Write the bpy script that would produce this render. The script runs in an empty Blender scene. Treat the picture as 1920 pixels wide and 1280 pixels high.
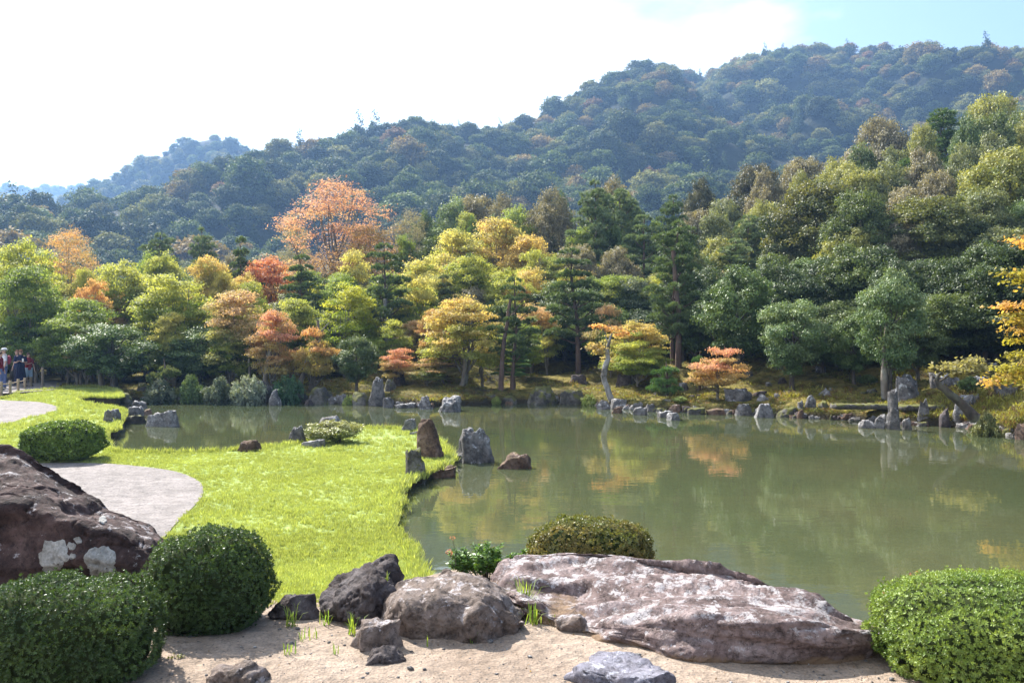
import bpy, bmesh, math, random
import numpy as np
from mathutils import Vector, Matrix
from mathutils.geometry import delaunay_2d_cdt

SC = bpy.context.scene
COL = SC.collection
R = math.radians

# ------------------------------------------------------------------ camera
F = 1550.0                                  # focal length in photograph pixels
CAMZ = 2.0
cam_d = bpy.data.cameras.new('camera')
cam = bpy.data.objects.new('camera', cam_d)
COL.objects.link(cam)
cam.location = (0, 0, CAMZ)
cam.rotation_euler = (R(90), 0, 0)
cam_d.sensor_width = 36
cam_d.lens = 36 * F / 1920
cam_d.clip_start = 0.1
cam_d.clip_end = 6000
SC.camera = cam

# ------------------------------------------------------------------ light
SUN_EL, SUN_AZ = 44.0, -40.0                # azimuth from +Y, negative = left
sdir = Vector((math.cos(R(SUN_EL)) * math.sin(R(SUN_AZ)), math.cos(R(SUN_EL)) * math.cos(R(SUN_AZ)), math.sin(R(SUN_EL))))
sun_d = bpy.data.lights.new('sun', 'SUN')
sun_d.energy = 5.0
sun_d.angle = R(0.5)
sun_d.color = (1.0, 0.955, 0.88)
sun = bpy.data.objects.new('sun', sun_d)
COL.objects.link(sun)
sun.rotation_euler = sdir.to_track_quat('Z', 'Y').to_euler()
sun.location = (-20, 20, 40)

world = bpy.data.worlds.new('World')
SC.world = world
world.use_nodes = True
wn, wl = world.node_tree.nodes, world.node_tree.links
wn.clear()
w_out = wn.new('ShaderNodeOutputWorld')
w_bg = wn.new('ShaderNodeBackground')
w_bg.inputs[1].default_value = 0.075
w_sky = wn.new('ShaderNodeTexSky')
w_sky.sky_type = 'NISHITA'
w_sky.sun_disc = False
w_sky.sun_elevation = R(SUN_EL)
w_sky.sun_rotation = R(SUN_AZ)
w_sky.air_density = 1.0
w_sky.dust_density = 2.0
# thin bright cloud sheet, torn open into blue here and there
w_tc = wn.new('ShaderNodeTexCoord')
w_map = wn.new('ShaderNodeMapping')
w_map.inputs['Scale'].default_value = (1.0, 1.0, 2.6)
w_map.inputs['Location'].default_value = (0.35, 0.0, 0.42)
w_no = wn.new('ShaderNodeTexNoise')
w_no.inputs['Scale'].default_value = 2.1
w_no.inputs['Detail'].default_value = 9
w_no.inputs['Roughness'].default_value = 0.52
w_sep = wn.new('ShaderNodeSeparateXYZ')
w_ad = wn.new('ShaderNodeMath'); w_ad.operation = 'MULTIPLY_ADD'
w_ad.inputs[1].default_value = -0.42; 
w_ramp = wn.new('ShaderNodeValToRGB')
w_ramp.color_ramp.elements[0].position = 0.405
w_ramp.color_ramp.elements[1].position = 0.50
w_mix = wn.new('ShaderNodeMixRGB')
w_mix.inputs[2].default_value = (6.9, 7.1, 7.4, 1)
wl.new(w_tc.outputs['Generated'], w_map.inputs[0])
wl.new(w_map.outputs[0], w_no.inputs['Vector'])
wl.new(w_tc.outputs['Generated'], w_sep.inputs[0])
wl.new(w_sep.outputs[0], w_ad.inputs[0])
wl.new(w_no.outputs[0], w_ad.inputs[2])
wl.new(w_ad.outputs[0], w_ramp.inputs[0])
wl.new(w_ramp.outputs[0], w_mix.inputs[0])
wl.new(w_sky.outputs[0], w_mix.inputs[1])
wl.new(w_mix.outputs[0], w_bg.inputs[0])
wl.new(w_bg.outputs[0], w_out.inputs[0])

SC.view_settings.view_transform = 'Standard'
SC.view_settings.look = 'None'
SC.view_settings.exposure = 1.72
SC.view_settings.gamma = 1.0
SC.view_settings.use_curve_mapping = False
SC.render.engine = 'CYCLES'
SC.cycles.max_bounces = 6
SC.cycles.diffuse_bounces = 3
SC.cycles.glossy_bounces = 3
SC.cycles.transmission_bounces = 4
SC.cycles.transparent_max_bounces = 6
SC.cycles.volume_bounces = 0
SC.cycles.caustics_reflective = False
SC.cycles.caustics_refractive = False
SC.cycles.sample_clamp_indirect = 4.0
SC.cycles.use_denoising = True
SC.cycles.denoiser = 'OPENIMAGEDENOISE'
SC.cycles.denoising_prefilter = 'ACCURATE'
SC.cycles.use_adaptive_sampling = False

# ------------------------------------------------------------------ helpers
def tag(o, label=None, cat=None, group=None, kind=None):
    if label: o['label'] = label
    if cat: o['category'] = cat
    if group: o['group'] = group
    if kind: o['kind'] = kind
    return o

def link(o, parent=None):
    COL.objects.link(o)
    if parent is not None: o.parent = parent
    return o

def new_mesh(name, V, Fa, mat=None, attrs=None, smooth=False):
    """V (n,3); Fa (m,3) or (m,4) int array, or list of such arrays"""
    me = bpy.data.meshes.new(name)
    if not isinstance(Fa, (list, tuple)): Fa = [Fa]
    elif len(Fa) and np.ndim(Fa[0]) == 1: Fa = [np.array(Fa)]
    Fa = [np.asarray(f, dtype=np.int32) for f in Fa if len(f)]
    V = np.asarray(V, dtype=np.float32)
    me.vertices.add(len(V))
    me.vertices.foreach_set('co', V.ravel())
    if Fa:
        loops = np.concatenate([f.ravel() for f in Fa])
        tot = np.concatenate([np.full(len(f), f.shape[1], dtype=np.int32) for f in Fa])
        start = np.concatenate([[0], np.cumsum(tot)[:-1]]).astype(np.int32)
        me.loops.add(len(loops))
        me.loops.foreach_set('vertex_index', loops)
        me.polygons.add(len(tot))
        me.polygons.foreach_set('loop_start', start)
        me.polygons.foreach_set('loop_total', tot)
        if smooth: me.polygons.foreach_set('use_smooth', np.ones(len(tot), dtype=bool))
    me.update(calc_edges=True)
    for k, a in (attrs or {}).items():
        at = me.attributes.new(k, 'FLOAT', 'POINT')
        at.data.foreach_set('value', np.asarray(a, dtype=np.float32))
    if mat: me.materials.append(mat)
    return me

def obj(name, V, Fa, mat=None, parent=None, attrs=None, smooth=False):
    return link(bpy.data.objects.new(name, new_mesh(name, V, Fa, mat, attrs, smooth)), parent)

def empty(name, loc=(0, 0, 0), rz=0):
    o = bpy.data.objects.new(name, None)
    o.empty_display_size = 0.2
    o.location = loc
    o.rotation_euler = (0, 0, rz)
    return link(o)

rng0 = np.random.default_rng(7)
_perm = rng0.permutation(4096)
_grad = rng0.normal(size=(4096, 3)); _grad /= np.linalg.norm(_grad, axis=1)[:, None]
def perlin(P):
    P = np.asarray(P, dtype=np.float64)
    I = np.floor(P).astype(np.int64); f = P - I
    u = f * f * f * (f * (f * 6 - 15) + 10)
    out = 0
    for dx in (0, 1):
        wx = u[:, 0] if dx else 1 - u[:, 0]
        for dy in (0, 1):
            wy = u[:, 1] if dy else 1 - u[:, 1]
            for dz in (0, 1):
                wz = u[:, 2] if dz else 1 - u[:, 2]
                h = _perm[(_perm[(_perm[(I[:, 0] + dx) & 4095] + I[:, 1] + dy) & 4095] + I[:, 2] + dz) & 4095]
                g = _grad[h]
                out = out + wx * wy * wz * (g[:, 0] * (f[:, 0] - dx) + g[:, 1] * (f[:, 1] - dy) + g[:, 2] * (f[:, 2] - dz))
    return out * 1.5
def fbm(P, oct=4, lac=2.1, gain=0.5, ridged=False):
    P = np.asarray(P, dtype=np.float64); a, s, amp = 0, 1.0, 1.0
    for k in range(oct):
        n = perlin(P * s + 13.7 * k)
        a = a + amp * ((0.5 - np.abs(n) * 1.6) if ridged else n)
        s *= lac; amp *= gain
    return a
def facets(P, seed=0.0, k=9.0):
    """many small tilted planes meeting in soft edges"""
    P = np.asarray(P, dtype=np.float64) + seed; I = np.floor(P).astype(np.int64)
    num = np.zeros(len(P)); den = np.zeros(len(P))
    for dx in (-1, 0, 1):
        for dy in (-1, 0, 1):
            for dz in (-1, 0, 1):
                h = _perm[(_perm[(_perm[(I[:, 0] + dx) & 4095] + I[:, 1] + dy) & 4095] + I[:, 2] + dz) & 4095]
                g = _grad[h]; j = _grad[(h * 7 + 11) & 4095] * .38; c = I + [dx, dy, dz] + .5 + j
                d = P - c; w = np.exp(-k * (d * d).sum(1)); num += w * ((d * g).sum(1) * 1.1 + .35 * g[:, 0]); den += w
    return num / np.maximum(den, 1e-12)
def cracks(P, seed=0.0, w=.035):
    n = fbm(np.asarray(P) + seed, 3); return -np.exp(-(n / w) ** 2)
def nz2(x, y, s, oct=3, seed=0.0):
    x = np.asarray(x, float)
    return fbm(np.stack([x * s, np.asarray(y, float) * s, np.full_like(x, seed)], -1).reshape(-1, 3), oct).reshape(x.shape)

def P(px, py, Y):
    """point seen at photo pixel (px, py) at distance Y"""
    return np.array([(px - 960) / F * Y, Y, CAMZ + (640 - py) / F * Y])
def G(px, py, z=0.0):
    """point of the plane at height z seen at photo pixel"""
    Y = (CAMZ - z) * F / (py - 640)
    return ((px - 960) / F * Y, Y)

# ------------------------------------------------------------------ materials
def mat_new(name):
    m = bpy.data.materials.new(name)
    m.use_nodes = True
    nt = m.node_tree; nt.nodes.clear()
    out = nt.nodes.new('ShaderNodeOutputMaterial')
    return m, nt, nt.nodes, nt.links, out
def nd(nt, typ, **kw):
    n = nt.nodes.new(typ)
    for k, v in kw.items():
        if k.startswith('i_'):
            n.inputs[k[2:].replace('_', ' ')].default_value = v
        else: setattr(n, k, v)
    return n
def noise(nt, vec, scale, detail=5, rough=0.55, dist=0.0):
    n = nd(nt, 'ShaderNodeTexNoise'); n.inputs['Scale'].default_value = scale
    n.inputs['Detail'].default_value = detail; n.inputs['Roughness'].default_value = rough
    n.inputs['Distortion'].default_value = dist
    if vec is not None: nt.links.new(vec, n.inputs['Vector'])
    return n
def ramp(nt, src, stops):
    n = nd(nt, 'ShaderNodeValToRGB')
    cr = n.color_ramp
    while len(cr.elements) < len(stops): cr.elements.new(0.5)
    for e, (p, c) in zip(cr.elements, stops):
        e.position = p
        e.color = (c, c, c, 1) if not hasattr(c, '__len__') else (*c, 1)
    nt.links.new(src, n.inputs[0])
    return n
def mixc(nt, fac, a, b, mode='MIX'):
    n = nd(nt, 'ShaderNodeMixRGB', blend_type=mode)
    for i, v in enumerate((fac, a, b)):
        if hasattr(v, 'type') or hasattr(v, 'is_linked'): nt.links.new(v, n.inputs[i])
        elif i == 0: n.inputs[0].default_value = v
        else: n.inputs[i].default_value = (*v, 1)
    return n.outputs[0]
def bump(nt, h, strength, dist, nrm=None):
    n = nd(nt, 'ShaderNodeBump'); n.inputs['Strength'].default_value = strength
    n.inputs['Distance'].default_value = dist
    nt.links.new(h, n.inputs['Height'])
    if nrm is not None: nt.links.new(nrm, n.inputs['Normal'])
    return n.outputs[0]
def principled(nt, col, rough=0.8, spec=0.3, nrm=None):
    b = nd(nt, 'ShaderNodeBsdfPrincipled')
    if hasattr(col, 'is_linked'): nt.links.new(col, b.inputs['Base Color'])
    else: b.inputs['Base Color'].default_value = (*col, 1)
    if hasattr(rough, 'is_linked'): nt.links.new(rough, b.inputs['Roughness'])
    else: b.inputs['Roughness'].default_value = rough
    b.inputs['Specular IOR Level'].default_value = spec
    if nrm is not None: nt.links.new(nrm, b.inputs['Normal'])
    return b

def leaf_mat(name, rough=0.5, spec=0.4, trans=0.35, warm=(1.35, 1.25, 0.55), spread=0.5):
    """leaves: own colour per tree (tint, tint2), leaf to leaf change, light through the blade"""
    m, nt, N, L, out = mat_new(name)
    t1 = nd(nt, 'ShaderNodeAttribute', attribute_type='INSTANCER', attribute_name='tint')
    t2 = nd(nt, 'ShaderNodeAttribute', attribute_type='INSTANCER', attribute_name='tint2')
    mv = nd(nt, 'ShaderNodeAttribute', attribute_type='GEOMETRY', attribute_name='mixv')
    lv = nd(nt, 'ShaderNodeAttribute', attribute_type='GEOMETRY', attribute_name='lv')
    c = mixc(nt, mv.outputs['Fac'], t1.outputs['Color'], t2.outputs['Color'])
    r = ramp(nt, lv.outputs['Fac'], [(0, 1 - spread), (1, 1 + 0.0)])
    sc = nd(nt, 'ShaderNodeMath', operation='MULTIPLY_ADD')
    L.new(lv.outputs['Fac'], sc.inputs[0]); sc.inputs[1].default_value = 2 * spread; sc.inputs[2].default_value = 1 - spread
    hs = nd(nt, 'ShaderNodeVectorMath', operation='SCALE')
    L.new(c, hs.inputs[0]); L.new(sc.outputs[0], hs.inputs['Scale'])
    N.remove(r)
    b = principled(nt, hs.outputs[0], rough, spec)
    tcol = nd(nt, 'ShaderNodeVectorMath', operation='MULTIPLY')
    L.new(hs.outputs[0], tcol.inputs[0]); tcol.inputs[1].default_value = warm
    tr = nd(nt, 'ShaderNodeBsdfTranslucent')
    L.new(tcol.outputs[0], tr.inputs[0])
    mx = nd(nt, 'ShaderNodeMixShader'); mx.inputs[0].default_value = trans
    L.new(b.outputs[0], mx.inputs[1]); L.new(tr.outputs[0], mx.inputs[2])
    L.new(mx.outputs[0], out.inputs[0])
    return m

M = {}
M['leaf'] = leaf_mat('matt_leaf', 0.52, 0.4, 0.34, spread=0.6)
M['gloss_leaf'] = leaf_mat('glossy_leaf', 0.52, 0.4, 0.24, spread=0.55)
M['maple_leaf'] = leaf_mat('maple_leaf', 0.6, 0.25, 0.52, warm=(1.35, 1.3, 0.75), spread=0.35)
M['needle'] = leaf_mat('pine_needle', 0.5, 0.35, 0.22, spread=0.45)
M['bush_leaf'] = leaf_mat('azalea_leaf', 0.45, 0.45, 0.28, spread=0.5)
M['far_leaf'] = leaf_mat('far_leaf', 0.7, 0.15, 0.22, spread=0.55)
M['blade'] = leaf_mat('grass_blade', 0.5, 0.3, 0.45, warm=(1.25, 1.2, 0.5), spread=0.28)

def bark_mat(name, c1, c2, c3, sc=6.0):
    m, nt, N, L, out = mat_new(name)
    tc = nd(nt, 'ShaderNodeTexCoord'); mp = nd(nt, 'ShaderNodeMapping')
    mp.inputs['Scale'].default_value = (1, 1, 0.3)
    L.new(tc.outputs['Object'], mp.inputs[0])
    n1 = noise(nt, mp.outputs[0], sc, 6, 0.6)
    n2 = noise(nt, tc.outputs['Object'], 1.7, 3)
    c = ramp(nt, n1.outputs[0], [(0.3, c1), (0.6, c2)]).outputs[0]
    k = ramp(nt, n2.outputs[0], [(0.5, 0), (0.62, 1)]).outputs[0]
    c = mixc(nt, k, c, c3)
    b = principled(nt, c, 0.9, 0.15, bump(nt, n1.outputs[0], 0.8, 0.03))
    L.new(b.outputs[0], out.inputs[0]); return m
M['bark'] = bark_mat('grey_bark', (0.09, 0.075, 0.06), (0.2, 0.175, 0.145), (0.26, 0.26, 0.22))
M['pine_bark'] = bark_mat('red_pine_bark', (0.06, 0.042, 0.035), (0.15, 0.10, 0.08), (0.13, 0.10, 0.085))
M['pale_bark'] = bark_mat('lichened_bark', (0.14, 0.13, 0.12), (0.34, 0.33, 0.31), (0.10, 0.09, 0.075))
M['dark_bark'] = bark_mat('dark_bark', (0.04, 0.035, 0.03), (0.11, 0.09, 0.075), (0.14, 0.14, 0.11))

def rock_mat(name, ca, cb, cc, lich=(0.55, 0.54, 0.5), lich_amt=0.62, moss=None, sc=1.0, wet=False, hollow=None, bs=1.0):
    m, nt, N, L, out = mat_new(name)
    tc = nd(nt, 'ShaderNodeTexCoord'); oi = nd(nt, 'ShaderNodeObjectInfo')
    ad = nd(nt, 'ShaderNodeVectorMath', operation='ADD')
    L.new(tc.outputs['Object'], ad.inputs[0])
    ms = nd(nt, 'ShaderNodeMath', operation='MULTIPLY'); L.new(oi.outputs['Random'], ms.inputs[0]); ms.inputs[1].default_value = 37.0
    L.new(ms.outputs[0], ad.inputs[1])
    v = ad.outputs[0]
    n1 = noise(nt, v, 2.2 * sc, 8, 0.62, 0.6)
    n2 = noise(nt, v, 9 * sc, 8, 0.7, 0.3)
    n3 = noise(nt, v, 42 * sc, 6, 0.7)
    c = ramp(nt, n1.outputs[0], [(0.32, ca), (0.5, cb), (0.68, cc)]).outputs[0]
    dk = ramp(nt, n2.outputs[0], [(0.30, 0.3), (0.52, 1.0), (0.75, 1.35)]).outputs[0]
    c = mixc(nt, 1.0, c, dk, 'MULTIPLY')
    nl = noise(nt, v, 5.5 * sc, 7, 0.75, 0.25)
    geo = nd(nt, 'ShaderNodeNewGeometry'); sp = nd(nt, 'ShaderNodeSeparateXYZ'); L.new(geo.outputs['Normal'], sp.inputs[0])
    # lichen prefers upward faces
    la = nd(nt, 'ShaderNodeMath', operation='MULTIPLY_ADD'); L.new(sp.outputs[2], la.inputs[0]); la.inputs[1].default_value = 0.10; L.new(nl.outputs[0], la.inputs[2])
    lm = ramp(nt, la.outputs[0], [(lich_amt - 0.03, 0), (lich_amt + 0.04, 1)]).outputs[0]
    c = mixc(nt, lm, c, lich)
    if moss:
        nm = noise(nt, v, 3.1 * sc, 6, 0.7)
        ma = nd(nt, 'ShaderNodeMath', operation='MULTIPLY_ADD'); L.new(sp.outputs[2], ma.inputs[0]); ma.inputs[1].default_value = 0.22; L.new(nm.outputs[0], ma.inputs[2])
        mm = ramp(nt, ma.outputs[0], [(moss[1] - 0.03, 0), (moss[1] + 0.05, 1)]).outputs[0]
        c = mixc(nt, mm, c, moss[0])
    if hollow:                                       # bare stone low on the face
        sz = nd(nt, 'ShaderNodeSeparateXYZ'); L.new(tc.outputs['Object'], sz.inputs[0])
        hz = nd(nt, 'ShaderNodeMath', operation='MULTIPLY_ADD'); L.new(n1.outputs[0], hz.inputs[0]); hz.inputs[1].default_value = 0.22; L.new(sz.outputs[2], hz.inputs[2])
        hm = ramp(nt, hz.outputs[0], [(hollow[1], 1), (hollow[1] + 0.03, 0)]).outputs[0]
        c = mixc(nt, hm, c, hollow[0])
    vo = nd(nt, 'ShaderNodeTexVoronoi'); vo.inputs['Scale'].default_value = 3.5 * sc; vo.feature = 'DISTANCE_TO_EDGE'
    wv = noise(nt, v, 3.0 * sc, 5, 0.6)
    vm = nd(nt, 'ShaderNodeVectorMath', operation='MULTIPLY_ADD'); L.new(wv.outputs['Color'], vm.inputs[0]); vm.inputs[1].default_value = (0.7, 0.7, 0.7); L.new(v, vm.inputs[2])
    L.new(vm.outputs[0], vo.inputs['Vector'])
    cr = ramp(nt, vo.outputs[0], [(0.0, 0.15), (0.022, 1)]).outputs[0]
    c = mixc(nt, 0.75, c, cr, 'MULTIPLY')
    h1 = bump(nt, n2.outputs[0], 0.8 * bs, 0.05)
    h2 = bump(nt, n3.outputs[0], 0.7 * bs, 0.012, h1)
    h3 = bump(nt, cr, 0.6, 0.012, h2)
    b = principled(nt, c, 0.5 if wet else 0.85, 0.5 if wet else 0.25, h3)
    L.new(b.outputs[0], out.inputs[0]); return m
M['rock_pink'] = rock_mat('pinkish_lichened_stone', (0.075, 0.048, 0.042), (0.20, 0.145, 0.135), (0.31, 0.245, 0.235), (0.42, 0.385, 0.385), 0.625, hollow=((0.22, 0.145, 0.09), 0.12), sc=1.6)
M['rock_purple'] = rock_mat('dark_purple_stone', (0.026, 0.016, 0.015), (0.062, 0.036, 0.032), (0.125, 0.08, 0.072), (0.36, 0.33, 0.33), 0.675, sc=1.5)
M['rock_brown'] = rock_mat('brown_flecked_stone', (0.10, 0.072, 0.058), (0.19, 0.145, 0.12), (0.29, 0.24, 0.22), (0.46, 0.42, 0.42), 0.66, sc=1.8)
M['rock_dark'] = rock_mat('near_black_stone', (0.03, 0.022, 0.022), (0.075, 0.058, 0.055), (0.15, 0.13, 0.13), (0.3, 0.28, 0.28), 0.78, sc=1.7)
M['rock_slab'] = rock_mat('blue_grey_stone', (0.13, 0.12, 0.14), (0.23, 0.22, 0.26), (0.36, 0.35, 0.4), (0.5, 0.5, 0.55), 0.66, sc=1.6)
M['rock_grey'] = rock_mat('weathered_grey_stone', (0.05, 0.047, 0.045), (0.13, 0.12, 0.115), (0.22, 0.21, 0.205), (0.40, 0.40, 0.40), 0.63, moss=((0.09, 0.085, 0.02), 0.80), sc=0.9)
M['rock_mossy'] = rock_mat('mossy_stone', (0.04, 0.037, 0.03), (0.10, 0.09, 0.08), (0.19, 0.18, 0.16), (0.34, 0.34, 0.33), 0.70, moss=((0.10, 0.10, 0.025), 0.60), sc=0.9)
M['rock_light'] = rock_mat('pale_stone', (0.075, 0.07, 0.068), (0.18, 0.17, 0.165), (0.29, 0.28, 0.275), (0.45, 0.44, 0.43), 0.63, sc=1.6)
M['rock_rust'] = rock_mat('rusty_brown_stone', (0.05, 0.03, 0.02), (0.13, 0.08, 0.055), (0.22, 0.15, 0.11), (0.36, 0.33, 0.31), 0.70, moss=((0.11, 0.09, 0.03), 0.74), sc=1.5)

def ground_mat(name, stops, s1, s2, bstr=0.5, bdist=0.02, fleck=None, rough=0.95, wet=None):
    m, nt, N, L, out = mat_new(name)
    tc = nd(nt, 'ShaderNodeTexCoord'); v = tc.outputs['Object']
    n1 = noise(nt, v, s1, 6, 0.6, 0.3); n2 = noise(nt, v, s2, 6, 0.7)
    c = ramp(nt, n1.outputs[0], stops).outputs[0]
    d = ramp(nt, n2.outputs[0], [(0.3, 0.65), (0.7, 1.25)]).outputs[0]
    c = mixc(nt, 1, c, d, 'MULTIPLY')
    if fleck:
        vo = nd(nt, 'ShaderNodeTexVoronoi'); vo.inputs['Scale'].default_value = fleck[1]; L.new(v, vo.inputs['Vector'])
        k = ramp(nt, vo.outputs['Distance'], [(0.18, 1), (0.42, 0)]).outputs[0]
        sel = ramp(nt, vo.outputs['Color'], [(0.55, 0), (0.6, 1)]).outputs[0]
        k = mixc(nt, 1, k, sel, 'MULTIPLY')
        c = mixc(nt, k, c, fleck[0])
    nm = noise(nt, v, (s1 * s2) ** .5, 5, 0.65)
    c = mixc(nt, 1, c, ramp(nt, nm.outputs[0], [(0.32, 0.72), (0.6, 1.12)]).outputs[0], 'MULTIPLY')
    nr = bump(nt, n2.outputs[0], bstr, bdist)
    nr = bump(nt, nm.outputs[0], bstr, bdist * 4, nr)
    if wet:
        sz = nd(nt, 'ShaderNodeSeparateXYZ'); L.new(v, sz.inputs[0])
        wz = nd(nt, 'ShaderNodeMath', operation='MULTIPLY_ADD'); L.new(nm.outputs[0], wz.inputs[0]); wz.inputs[1].default_value = 0.3; L.new(sz.outputs[2], wz.inputs[2])
        wm = nd(nt, 'ShaderNodeMapRange'); wm.inputs[1].default_value = -.32; wm.inputs[2].default_value = -.12; wm.inputs[3].default_value = 1; wm.inputs[4].default_value = 0; L.new(wz.outputs[0], wm.inputs[0])
        c = mixc(nt, wm.outputs[0], c, wet)
    b = principled(nt, c, rough, 0.15, nr)
    L.new(b.outputs[0], out.inputs[0]); return m
M['sand'] = ground_mat('packed_sandy_soil', [(0.3, (0.27, 0.205, 0.155)), (0.55, (0.34, 0.265, 0.205)), (0.75, (0.38, 0.31, 0.25))], 1.1, 60, 1.0, 0.012, fleck=((0.20, 0.17, 0.14), 40))
M['gravel'] = ground_mat('raked_white_gravel', [(0.3, (0.20, 0.178, 0.167)), (0.7, (0.26, 0.232, 0.218))], 0.9, 32, 0.8, 0.012, fleck=((0.10, 0.09, 0.085), 20))
M['turf'] = ground_mat('lawn_thatch', [(0.3, (0.20, 0.26, 0.07)), (0.7, (0.28, 0.34, 0.10))], 0.8, 30)
M['moss'] = ground_mat('moss_and_leaf_litter', [(0.3, (0.035, 0.028, 0.014)), (0.42, (0.06, 0.05, 0.018)), (0.53, (0.17, 0.14, 0.034)), (0.70, (0.24, 0.19, 0.06))], 0.5, 6, 0.8, 0.08, wet=(0.03, 0.024, 0.014))
M['soil'] = ground_mat('dark_soil', [(0.3, (0.04, 0.03, 0.02)), (0.7, (0.09, 0.07, 0.04))], 3, 20, 1, 0.03)
M['forest_floor'] = ground_mat('forest_floor', [(0.3, (0.012, 0.016, 0.008)), (0.7, (0.025, 0.03, 0.014))], 0.05, 0.5, 0.5, 0.5)
M['bed'] = ground_mat('pond_mud', [(0.3, (0.16, 0.12, 0.06)), (0.7, (0.26, 0.2, 0.1))], 1.5, 8)

# water: turbid green, mirror at low angles, ripples
def water_mat():
    m, nt, N, L, out = mat_new('pond_water')
    tc = nd(nt, 'ShaderNodeTexCoord'); mp = nd(nt, 'ShaderNodeMapping')
    mp.inputs['Scale'].default_value = (0.55, 1.0, 1)
    L.new(tc.outputs['Object'], mp.inputs[0])
    n1 = noise(nt, mp.outputs[0], 5.0, 3, 0.5); n2 = noise(nt, mp.outputs[0], 1.0, 2, 0.5); n3 = noise(nt, tc.outputs['Object'], 0.25, 3, 0.5)
    col = ramp(nt, n3.outputs[0], [(0.35, (0.066, 0.084, 0.040)), (0.65, (0.092, 0.098, 0.048))]).outputs[0]
    h = bump(nt, n1.outputs[0], 0.07, 0.02); h = bump(nt, n2.outputs[0], 0.08, 0.04, h)
    df = nd(nt, 'ShaderNodeBsdfDiffuse'); L.new(col, df.inputs[0])
    tr = nd(nt, 'ShaderNodeBsdfTransparent'); tr.inputs[0].default_value = (0.75, 0.72, 0.45, 1)
    mx = nd(nt, 'ShaderNodeMixShader'); mx.inputs[0].default_value = 0.30
    L.new(df.outputs[0], mx.inputs[1]); L.new(tr.outputs[0], mx.inputs[2])
    gl = nd(nt, 'ShaderNodeBsdfGlossy'); gl.inputs['Roughness'].default_value = 0.012; gl.inputs[0].default_value = (1, 1, 1, 1); L.new(h, gl.inputs['Normal'])
    fr = nd(nt, 'ShaderNodeFresnel'); fr.inputs[0].default_value = 1.38; L.new(h, fr.inputs['Normal'])
    m2 = nd(nt, 'ShaderNodeMixShader'); L.new(fr.outputs[0], m2.inputs[0]); L.new(mx.outputs[0], m2.inputs[1]); L.new(gl.outputs[0], m2.inputs[2])
    L.new(m2.outputs[0], out.inputs[0]); return m
M['water'] = water_mat()

def plain(name, col, rough=0.8, spec=0.3):
    m, nt, N, L, out = mat_new(name)
    tc = nd(nt, 'ShaderNodeTexCoord'); n1 = noise(nt, tc.outputs['Object'], 14, 4)
    d = ramp(nt, n1.outputs[0], [(0.3, 0.8), (0.7, 1.15)]).outputs[0]
    c = mixc(nt, 1, col, d, 'MULTIPLY')
    L.new(principled(nt, c, rough, spec).outputs[0], out.inputs[0]); return m

# ------------------------------------------------------------------ terrain
SHORE = np.array([(-600, 742), (0, 744), (150, 750), (220, 755), (300, 751), (400, 749), (500, 751), (600, 756), (700, 759), (800, 764), (900, 760), (960, 757), (1100, 756), (1150, 764), (1230, 772), (1300, 774), (1400, 777), (1500, 784), (1600, 789), (1700, 797), (1800, 801), (1850, 807), (1920, 822), (2100, 850), (2600, 900)], float)
def shoreY(px):
    return 2.6 * F / (np.interp(px, SHORE[:, 0], SHORE[:, 1]) - 640)
def bank_z(x, y):
    x = np.asarray(x, float); y = np.asarray(y, float)
    px = 960 + F * x / np.maximum(y, 1)
    d = y - shoreY(px)
    sl = np.interp(px, [0, 250, 500, 900, 1200, 1450, 1700, 1920, 2300], [0.015, 0.03, 0.09, 0.12, 0.13, 0.17, 0.21, 0.23, 0.23])
    lift = np.clip((d + 0.5) / 0.9, 0, 1); lift = lift * lift * (3 - 2 * lift)
    top = np.interp(px, [-500, 150, 300, 2600], [-0.08, -0.1, -0.28, -0.28])
    z = -1.3 + lift * (top + 1.3)
    dd = np.clip(d - 0.4, 0, None)
    z = z + sl * np.minimum(dd, 45) + sl * 0.35 * np.clip(dd - 45, 0, 60)
    b = nz2(x, y, 0.35, 3, 3.3) * 0.35 * np.clip(d / 4, 0, 1) * np.clip(sl / 0.1, 0, 1)
    return z + b
def lawn_z(x, y):
    x = np.asarray(x, float); y = np.asarray(y, float)
    z = np.interp(y, [5, 6.5, 9, 20, 26, 33, 36], [0.0, -0.05, -0.44, -0.44, -0.28, -0.07, -0.03])
    return z + nz2(x, y, 0.3, 2, 1.0) * 0.04
def sand_z(x, y):
    x = np.asarray(x, float); y = np.asarray(y, float)
    return np.interp(y, [-20, 5.5, 6.8, 8.2], [0.03, 0, -0.06, -0.16]) + nz2(x, y, 0.8, 3, 5.0) * 0.03

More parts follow.
